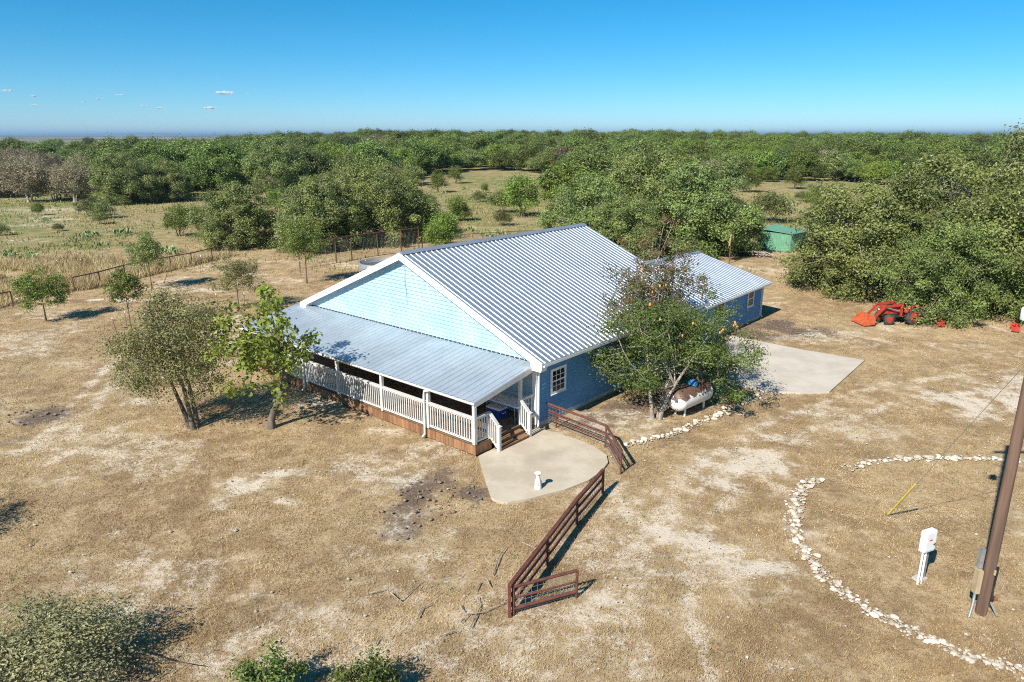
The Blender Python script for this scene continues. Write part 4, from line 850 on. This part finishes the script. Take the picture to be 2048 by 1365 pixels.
# ---------------------------------------------------------------- tractor
tx, ty = 24.7, 43.3
tr = empty('tractor', (tx, ty, 0), math.pi+.12, 'small orange tractor with front loader parked under the oak', 'tractor')   # local +x = forward
def wheel(x, y, r, wdt, nm='wheel'):
    tyre = MB().lathe([(r*.6, -wdt/2), (r*.92, -wdt/2), (r, -wdt*.32), (r, wdt*.32), (r*.92, wdt/2), (r*.6, wdt/2)], 22, (0, 0, 0), 'y')
    for k in range(16):
        a = 2*math.pi*k/16; c, s = math.cos(a), math.sin(a); tyre.bar((c*r*1.0, -wdt*.45, s*r*1.0), (c*r*1.0, wdt*.45, s*r*1.0), .05, .05, (c, 0, s))
    o = tyre.build(nm, M['tyre'], tr, (x, y, r)); MB().lathe([(.02, -wdt*.50), (r*.2, -wdt*.56), (r*.34, -wdt*.50), (r*.56, -wdt*.52), (r*.6, -wdt*.505)], 18, (0, 0, 0), 'y').lathe([(r*.6, wdt*.505), (r*.56, wdt*.52), (r*.34, wdt*.50), (r*.2, wdt*.56), (.02, wdt*.5)], 18, (0, 0, 0), 'y').build('rim', M['orange'], o)
for s in (-1, 1): wheel(0, s*.62, .62, .36); wheel(1.75, s*.52, .38, .22)
MB().box(.75, 2.05, -.26, .26, .72, 1.18).box(2.05, 2.16, -.24, .24, .6, 1.12).build('hood', M['orange'], tr); MB().box(-.45, 2.0, -.2, .2, .42, .715).build('chassis', M['black'], tr)
for s in (-1, 1):
    fd = MB(); arc = [(.72*math.cos(q), .62+.72*math.sin(q)) for q in np.linspace(.35, 2.6, 8)]
    for i in range(7): (xa_, za_), (xb_, zb_) = arc[i], arc[i+1]; fd.hexa([(xa_, s*.62-.2, za_), (xb_, s*.62-.2, zb_), (xb_, s*.62+.2, zb_), (xa_, s*.62+.2, za_), (xa_, s*.62-.2, za_+.03), (xb_, s*.62-.2, zb_+.03), (xb_, s*.62+.2, zb_+.03), (xa_, s*.62+.2, za_+.03)])
    fd.build('fender', M['orange'], tr)
    MB().bar((.85, s*.44, .55), (.85, s*.44, 1.42), .12, .12, (1, 0, 0)).build('loader_post', M['orange'], tr)
    MB().bar((.8, s*.44, 1.4), (2.15, s*.44, 1.25), .1, .17).bar((2.1, s*.44, 1.27), (3.0, s*.44, .34), .1, .15).build('loader_arm', M['orange'], tr)
    MB().tube([(1.0, s*.44, .95), (1.95, s*.44, 1.18)], .04, 8).build('cylinder', M['grey'], tr)
MB().add([(2.95, -.8, .1), (3.72, -.8, .02), (3.72, -.8, .07), (3.1, -.8, .3), (3.0, -.8, .66), (2.93, -.8, .66), (2.95, .8, .1), (3.72, .8, .02), (3.72, .8, .07), (3.1, .8, .3), (3.0, .8, .66), (2.93, .8, .66)], [(0,1,7,6),(1,2,8,7),(2,3,9,8),(3,4,10,9),(4,5,11,10),(5,0,6,11)]).add([(2.95, -.8, .1), (3.72, -.8, .02), (3.35, -.8, .5), (2.95, -.8, .66), (2.95, .8, .1), (3.72, .8, .02), (3.35, .8, .5), (2.95, .8, .66)], [(0,1,2,3),(7,6,5,4)]).build('bucket', M['orange_worn'], tr)
MB().box(-.32, .15, -.24, .24, .9, 1.0).box(-.38, -.28, -.24, .24, 1.0, 1.4).build('seat', M['black'], tr); MB().tube([(.72, 0, 1.1), (.5, 0, 1.36)], .02, 6).lathe([(.17, 0), (.19, .02), (.17, .04)], 14, (.48, 0, 1.36)).build('steering_wheel', M['black'], tr)
MB().tube([(1.6, .15, 1.18), (1.6, .15, 1.6)], .03, 8).build('exhaust', M['black'], tr)
for s in (-1, 1): MB().box(2.161, 2.18, s*.15-.06, s*.15+.06, .92, 1.02).build('headlight', M['white_metal'], tr)
def box_blade(loc, rz, label):
    o = empty('box_blade', loc, rz, label, 'implement'); o.scale = (.62, .62, .62)
    MB().hexa([(-.8, 0, .05), (.8, 0, .05), (.8, .06, .05), (-.8, .06, .05), (-.8, -.08, .55), (.8, -.08, .55), (.8, -.02, .55), (-.8, -.02, .55)]).build('blade', M['orange'], o)
    for s in (-1, 1): MB().box(s*.8-.02, s*.8+.02, -.05, .6, .05, .5).build('side_plate', M['orange'], o); MB().bar((s*.3, .1, .4), (0, .5, .95), .05, .05).build('strut', M['orange'], o)
    MB().box(-.45, .45, .2, .28, .5, .58).build('toolbar', M['orange'], o)
box_blade((26.4, 42.6, 0), R(80), 'orange box blade implement behind the tractor'); box_blade((30.3, 41.3, 0), R(60), 'orange implement half hidden under the low oak boughs by the guy wire')

tr.scale = (.88, .88, .88)
# ---------------------------------------------------------------- stones, sticks, clods
rs = np.random.default_rng(12)
def rock_mesh(seed, name='stone'):
    import bmesh
    bmx = bmesh.new(); bmesh.ops.create_icosphere(bmx, subdivisions=2, radius=.5); r2 = np.random.default_rng(seed); pl = r2.normal(size=(9, 3)); pl /= np.linalg.norm(pl, axis=1)[:, None]; off = .30+.17*r2.random(9)
    for v in bmx.verts:
        for p_, o_ in zip(pl, off):
            dd_ = v.co.dot(Vector(p_))
            if dd_ > o_: v.co -= Vector(p_)*(dd_-o_)
        v.co *= 1+.05*r2.random()
    m = bpy.data.meshes.new(name); bmx.to_mesh(m); bmx.free(); return m
rocks = [rock_mesh(k) for k in range(8)]
def stone_row(path, n, spread, smin, smax, label, group):
    P = [gp(*q) for q in path]; seg = [0]
    for i in range(1, len(P)): seg.append(seg[-1]+(P[i]-P[i-1]).length)
    for k in range(n):
        s = seg[-1]*(k+rs.random())/n; i = min(max(1, int(np.searchsorted(seg, s))), len(P)-1); t = (s-seg[i-1])/max(1e-6, seg[i]-seg[i-1]); p = P[i-1].lerp(P[i], t)
        d = (P[i]-P[i-1]).normalized(); nn = Vector((-d.y, d.x, 0)); sz = smin+(smax-smin)*rs.random()**2
        p = p + nn*rs.normal()*spread; o = put('edging_stone', rocks[int(rs.integers(8))], M['stone'], None, (p.x, p.y, sz*.08), rs.random()*6.28, (sz*(1+.5*rs.random()), sz, sz*.62)); tag(o, label, 'stone', group)
stone_row([(1640,958),(1608,972),(1592,1010),(1584,1050),(1603,1092),(1628,1132),(1662,1168),(1702,1198),(1748,1228),(1802,1253),(1862,1282),(1932,1312),(2060,1345)], 200, .12, .06, .20, 'white limestone in the curved bed border round the utility pole', 'stones of the curved bed border')
stone_row([(1712,932),(1745,925),(1790,918),(1850,917),(1920,917),(1980,918),(2060,926)], 58, .10, .09, .26, 'white limestone in the straight border beyond the yellow guy guard', 'stones of the straight bed border')
stone_row([(1248,889),(1290,882),(1345,868),(1390,848),(1430,833),(1470,815),(1522,788)], 66, .10, .10, .30, 'white limestone in the row between pear tree and driveway', 'stones by the pear trees')
for k, pth in enumerate([[(985,1150),(1000,1110),(1014,1092)], [(835,1235),(842,1218),(862,1208)], [(920,1245),(935,1230),(968,1225),(1008,1207)], [(940,1255),(950,1235),(960,1215),(955,1195)], [(780,1185),(800,1203),(845,1160)], [(738,1187),(770,1180)], [(975,1160),(980,1175)], [(920,1210),(926,1225)], [(1045,1085),(1060,1093),(1075,1100)], [(885,1270),(910,1262)], [(750,1290),(758,1275)], [(230,1235),(255,1262)], [(210,1255),(280,1240)], [(960,1165),(950,1185)]]):
    P = [gp(q[0], q[1], .03) for q in pth]; o = P[0].copy(); tag(MB().tube([p-o+Vector((0, 0, .02*(i % 2))) for i, p in enumerate(P)], [.022-.012*i/(len(P)-1) for i in range(len(P))], 5).build('fallen_stick', M['twig'], None, o), 'bleached fallen stick lying on the dry lawn', 'stick', 'fallen sticks on the lawn')
for k, pth in enumerate([[(240,1290),(285,1305),(335,1322),(385,1330)], [(200,1270),(235,1250),(262,1228)], [(175,1262),(172,1235)], [(255,1315),(300,1345)]]):
    P = [gp(q[0], q[1], .12+.08*((k+i) % 2)) for i, q in enumerate(pth)]; P[0].z = .0; o = P[0].copy(); tag(MB().tube([p-o for p in P], [.03-.02*i/(len(P)-1) for i in range(len(P))], 5).build('dead_branch', M['bark'], None, o), 'dark dead branch lying beside the silvery shrub', 'branch', 'dead branches by the shrub')
def rubble(paths):
    Vs = []; Fs = []; n = 0
    for path, cnt, spread in paths:
        P = [gp(*q) for q in path]; seg = np.cumsum([0]+[(P[i]-P[i-1]).length for i in range(1, len(P))])
        for k in range(cnt):
            q = seg[-1]*rs.random(); i = min(max(1, int(np.searchsorted(seg, q))), len(P)-1); p = P[i-1].lerp(P[i], (q-seg[i-1])/(seg[i]-seg[i-1])); d = (P[i]-P[i-1]).normalized(); p = p+Vector((-d.y, d.x, 0))*rs.normal()*spread
            me = rocks[int(rs.integers(8))]; bv = np.array([v.co for v in me.vertices]); bf = np.array([f.vertices[:] for f in me.polygons]); a = rs.random()*6.28; z = .03+.07*rs.random()**2
            Vs.append((bv*np.array([z*1.3, z, z*.7]))@np.array([[math.cos(a), math.sin(a), 0], [-math.sin(a), math.cos(a), 0], [0, 0, 1]])+np.array([p.x, p.y, z*.1])); Fs.append(bf+n); n += len(bv)
    o = put('rubble', np_mesh('rubble', np.concatenate(Vs), np.concatenate(Fs)), M['stone']); kind(o, 'stuff'); o['label'] = 'small white limestone rubble lying among the border stones'; o['category'] = 'rubble'
rubble((([(1640,958),(1608,972),(1592,1010),(1584,1050),(1603,1092),(1628,1132),(1662,1168),(1702,1198),(1748,1228),(1802,1253),(1862,1282),(1932,1312),(2060,1345)], 700, .13), ([(1690,938),(1745,925),(1790,918),(1850,917),(1920,917),(1980,918),(2060,926)], 220, .13), ([(1248,889),(1290,882),(1345,868),(1390,848),(1430,833),(1470,815),(1522,788)], 220, .14), ([(300,590),(420,575),(520,560)], 120, .5)))
def scatter_clods():
    Vs = []; Fs = []; base = rocks[0]; bv = np.array([v.co for v in base.vertices]); bf = np.array([p.vertices[:] for p in base.polygons]); n = 0
    for px, py, rx, ry, s in SOIL[:10]:
        if s < .8: continue
        c = gp(px, py)
        for k in range(int(60*rx*ry)):
            a = rs.random()*6.28; q = math.sqrt(rs.random()); z = .02+.05*rs.random()**2; sc = .025+.12*rs.random()**4
            Vs.append(bv*np.array([sc*1.3, sc, sc*.7])@np.array([[math.cos(a), math.sin(a), 0], [-math.sin(a), math.cos(a), 0], [0, 0, 1]]) + np.array([c.x+rx*q*math.cos(a*7.3), c.y+ry*1.2*q*math.sin(a*7.3), z*.4-.02])); Fs.append(bf+n*len(bv)); n += 1
    o = put('soil_clods', np_mesh('soil_clods', np.concatenate(Vs), np.concatenate(Fs)), M['clod']); kind(o, 'stuff'); o['label'] = 'loose dark clods of turned soil'; o['category'] = 'soil'
scatter_clods()
def pebbles():
    r = np.random.default_rng(5); n = 5200; x = r.uniform(-24, 26, n*3); y = r.uniform(12.5, 48, n*3); m = blobs(CAL, x, y, 23)*1.0+.10 > r.random(n*3); x, y = x[m][:n], y[m][:n]; n = len(x); sz = .012+.045*r.random(n)**3
    o8 = np.array([(1,0,0),(-1,0,0),(0,1,0),(0,-1,0),(0,0,.7),(0,0,-.7)], float); f8 = np.array([(0,2,4),(2,1,4),(1,3,4),(3,0,4),(2,0,5),(1,2,5),(3,1,5),(0,3,5)])
    Vp = np.stack([x, y, np.zeros(n)-.01], 1)[:, None, :] + o8[None]*sz[:, None, None]*(.7+.6*r.random((n, 1, 3))); Fp = (f8[None]+np.arange(n)[:, None, None]*6).reshape(-1, 3)
    o = put('pebbles', np_mesh('pebbles', Vp.reshape(-1, 3), Fp), M['stone']); kind(o, 'stuff'); o['label'] = 'scattered white limestone pebbles on the dry lawn'; o['category'] = 'pebbles'
pebbles()

# ---------------------------------------------------------------- cactus
def cactus_mesh(seed):
    r = np.random.default_rng(seed); b = MB()
    for k in range(26):
        a = r.random()*6.28; rr = r.random()**.6*.9; c = Vector((math.cos(a)*rr, math.sin(a)*rr, .12+.55*r.random()*(1-rr*.5))); t = Vector((math.cos(r.random()*6.28), math.sin(r.random()*6.28), 0)); up = Vector((r.normal()*.3, r.normal()*.3, 1)).normalized(); nn = t.cross(up).normalized(); Vv = []
        for q in range(8): an = q*math.pi/4; Vv.append(c+t*.12*math.cos(an)+up*.17*math.sin(an))
        b.add([v+nn*.018 for v in Vv]+[v-nn*.018 for v in Vv], [tuple(range(8)), tuple(range(15, 7, -1))]+[(i, 8+i, 8+(i+1) % 8, (i+1) % 8) for i in range(8)])
    return b.mesh('pads')
cms = [cactus_mesh(k) for k in range(3)]
for k, (px, py, s) in enumerate(((345,507,1.3),(330,504,1.),(205,492,.9),(180,473,1.1),(245,468,1.2),(160,477,.9),(90,444,1.),(95,445,.8),(970,470,1.2),(985,473,1.),(940,462,1.),(1000,468,1.2),(925,430,1.),(898,405,1.3),(915,395,1.1),(945,400,1.2),(960,388,1.4),(885,388,1.),(930,380,1.2),(1075,452,1.),(1100,470,1.),(870,470,1.),(1585,410,1.3),(1600,425,1.2),(1640,420,1.4),(1560,395,1.4),(1650,445,1.2),(1625,455,1.3),(1600,395,1.3),(1530,420,1.1),(1670,430,1.4),(760,490,1.2),(820,478,1.1),(790,486,1.),(60,516,1.),(20,512,1.1))):
    o = put('prickly_pear', cms[k % 3], M['cactus'], None, dist_ground(px, py), k*1.3, s*.95); tag(o, 'pale green prickly pear clump in the dry pasture', 'cactus', 'prickly pears in the pasture')

# ---------------------------------------------------------------- grass
def straw_mat(name, lo, mid, hi):
    m, t, p = new_mat(name); p.inputs['Roughness'].default_value = .8; p.inputs['Specular IOR Level'].default_value = .2
    at = nd(t, 'ShaderNodeAttribute', attribute_name='tint'); col = mixc(t, ramp(t, at.outputs['Fac'], .0, .5), lo, mid); col = mixc(t, ramp(t, at.outputs['Fac'], .5, 1.), col, hi); t.links.new(col, p.inputs['Base Color']); return m
def blades(name, n, xr, yr, hgt, wid, keep, mat, label, lay=1.2, seed=1, tint_fn=None, dist_pow=1.):
    r = np.random.default_rng(seed); u = r.random(n)**dist_pow; y = yr[0]+(yr[1]-yr[0])*u; hw = np.minimum(xr[1], 1.0+.80*y); x = (r.random(n)*2-1)*hw
    k = keep(x, y, r); x, y = x[k], y[k]; n = len(x); h = hgt[0]+(hgt[1]-hgt[0])*r.random(n)**1.5; a = r.random(n)*6.28; la = lay*r.random(n)*h
    s = (1+.02*np.maximum(0, y-15))*wid
    B = np.stack([x, y, np.full(n, -.03)], 1); sd = np.stack([np.cos(a), np.sin(a), np.zeros(n)], 1)*s[:, None]; a2 = r.random(n)*6.28
    T = B + np.stack([np.cos(a2)*la, np.sin(a2)*la, h+.02], 1); Vv = np.stack([B-sd, B+sd, T], 1).reshape(-1, 3); tint = np.clip(r.random(n)*.6+1.3*(fbm(x*.6, y*.6, 71)-.42), 0, 1) if tint_fn is None else tint_fn(x, y, r)
    o = put(name, np_mesh(name, Vv, np.arange(3*n).reshape(n, 3), dict(tint=tint)), mat); kind(o, 'stuff'); o['label'] = label; o['category'] = 'grass'; return o
hc, hs = math.cos(PHI), math.sin(PHI)
PADS = [[tuple(gp(*q))[:2] for q in P] for P in ([(955,914),(975,975),(988,1003),(1060,999),(1190,955),(1215,930),(1212,910),(1150,879),(1076,855)], [(1455,672),(1729,722),(1659,785),(1535,786),(1420,755)])]
def open_ground(x, y, r):
    u = (x-OX)*hc-(y-OY)*hs; v = (x-OX)*hs+(y-OY)*hc; ok = ~((u > -16.1) & (u < .55) & (v > -3.5) & (v < 23.6))
    for P in PADS:
        ins = np.zeros(len(x), bool); j = len(P)-1
        for i in range(len(P)):
            c = (P[i][1] > y) != (P[j][1] > y); xx = (P[j][0]-P[i][0])*(y-P[i][1])/(P[j][1]-P[i][1]+1e-9)+P[i][0]; ins ^= c & (x < xx); j = i
        ok &= ~ins
    return ok
def lawn_keep(x, y, r):
    bare = np.maximum(blobs(SOIL, x, y, 11)*1.1, blobs(CAL, x, y, 23)*1.15); dens = .35+.9*smooth(.3, .6, fbm(x*1.1, y*1.1, 81)); return open_ground(x, y, r) & (r.random(len(x)) < dens*(1-np.clip(bare, 0, .96)))
STRAW = straw_mat('dry_straw', (.24, .162, .082), (.43, .315, .17), (.60, .475, .29))
blades('dry_lawn', 700000, (-40, 40), (12, 62), (.015, .06), .0065, lawn_keep, STRAW, 'short dry straw-coloured lawn grass', 1.6, 2, dist_pow=1.25)
def tuft_keep(x, y, r): return open_ground(x, y, r) & (fbm(x*1.6, y*1.6, 91, 3) > .70) & (r.random(len(x)) < .8)
blades('green_tufts', 90000, (-30, 30), (12, 50), (.03, .12), .010, tuft_keep, straw_mat('green_tuft', (.10, .12, .04), (.16, .18, .065), (.26, .25, .11)), 'sparse green grass tufts in the dry lawn', 1.0, 3)
def tall_keep(x, y, r):
    a, b = gp(149, 582), gp(460, 511); side = (b.x-a.x)*(y-a.y)-(b.y-a.y)*(x-a.x); f = fbm(x*.35, y*.35, 33)
    left = (x < -24) & (side > 0) & (y > 44) & (y < 66+6*(f-.5)) & (f > .38); strip = (np.abs(side)/ (b-a).length < .7) & (y > a.y) & (y < b.y); return (left & (x < -25 - .0*y)) | (strip & (r.random(len(x)) < .9))
def tall_run():
    r0 = blades('tall_grass', 420000, (-70, 70), (44, 76), (.25, .75), .013, tall_keep, straw_mat('tall_straw', (.30, .215, .10), (.46, .36, .185), (.58, .48, .28)), 'tall pale straw grass along the left fence', .8, 4)
tall_run()
def field_keep(x, y, r): return (y > 60) & (blobs(GREEN, x, y, 37)*.8+.25 > r.random(len(x))) & (fbm(x*.25, y*.25, 44) > .42) & open_ground(x, y, r)
blades('pasture_grass', 330000, (-110, 110), (60, 190), (.12, .38), .02, field_keep, straw_mat('pasture', (.165, .185, .06), (.29, .27, .115), (.44, .36, .19)), 'rough green and straw pasture grass', .7, 6, lambda x, y, r: np.clip(.2*r.random(len(x))+.6*r.random(len(x))*(1-blobs(GREEN, x, y, 37)), 0, 1))

# ---------------------------------------------------------------- clouds
def clouds():
    r = np.random.default_rng(9); cm, t, p = new_mat('cloud'); p.inputs['Base Color'].default_value = (.9, .9, .92, 1); p.inputs['Roughness'].default_value = 1
    tr_ = nd(t, 'ShaderNodeBsdfTransparent'); mx = nd(t, 'ShaderNodeMixShader'); mx.inputs[0].default_value = .16; t.links.new(tr_.outputs[0], mx.inputs[1]); t.links.new(p.outputs[0], mx.inputs[2]); t.links.new(mx.outputs[0], t.nodes['Material Output'].inputs[0])
    D = 46000.
    for px, py, wpx in ((15, 182, 24), (67, 193, 15), (200, 198, 15), (240, 191, 19), (288, 212, 16), (322, 217, 18), (452, 187, 46), (420, 217, 34), (168, 204, 14), (70, 211, 18), (495, 187, 10)):
        d = ray(px, py); k = D/d[1]; c = Vector((d[0]*k, D, CAM_H+d[2]*k)); W = wpx/F_PX*D; b = MB()
        for q in range(16):
            ox_ = (r.random()-.5)*W*.8; rr = W*(.07+.09*r.random())*(1-abs(ox_)/W); prof = [(rr*math.sin(a)+1, -rr*.62*math.cos(a)) for a in np.linspace(.05, 3.09, 7)]; b.lathe(prof, 10, (ox_, (r.random()-.5)*W*.3, r.random()*W*.03))
        o = b.build('cloud', cm, None, c); tag(o, 'tiny white fair-weather cloud low over the horizon', 'cloud', 'small clouds near the horizon')
clouds()

# ---------------------------------------------------------------- haze
hz = MB().box(-42000, 42000, -350, 40000, -16, 95).build('haze', None); kind(hz, 'stuff'); hz['label'] = 'thin blue distance haze over the plain'; hz['category'] = 'haze'
hm = bpy.data.materials.new('haze'); hm.use_nodes = True; ht = hm.node_tree; ht.nodes.remove(ht.nodes['Principled BSDF']); pv = nd(ht, 'ShaderNodeVolumePrincipled'); pv.inputs['Color'].default_value = (.45, .70, .97, 1); pv.inputs['Density'].default_value = 9e-5; pv.inputs['Anisotropy'].default_value = .2
ht.links.new(pv.outputs[0], ht.nodes['Material Output'].inputs['Volume']); hz.data.materials.append(hm)
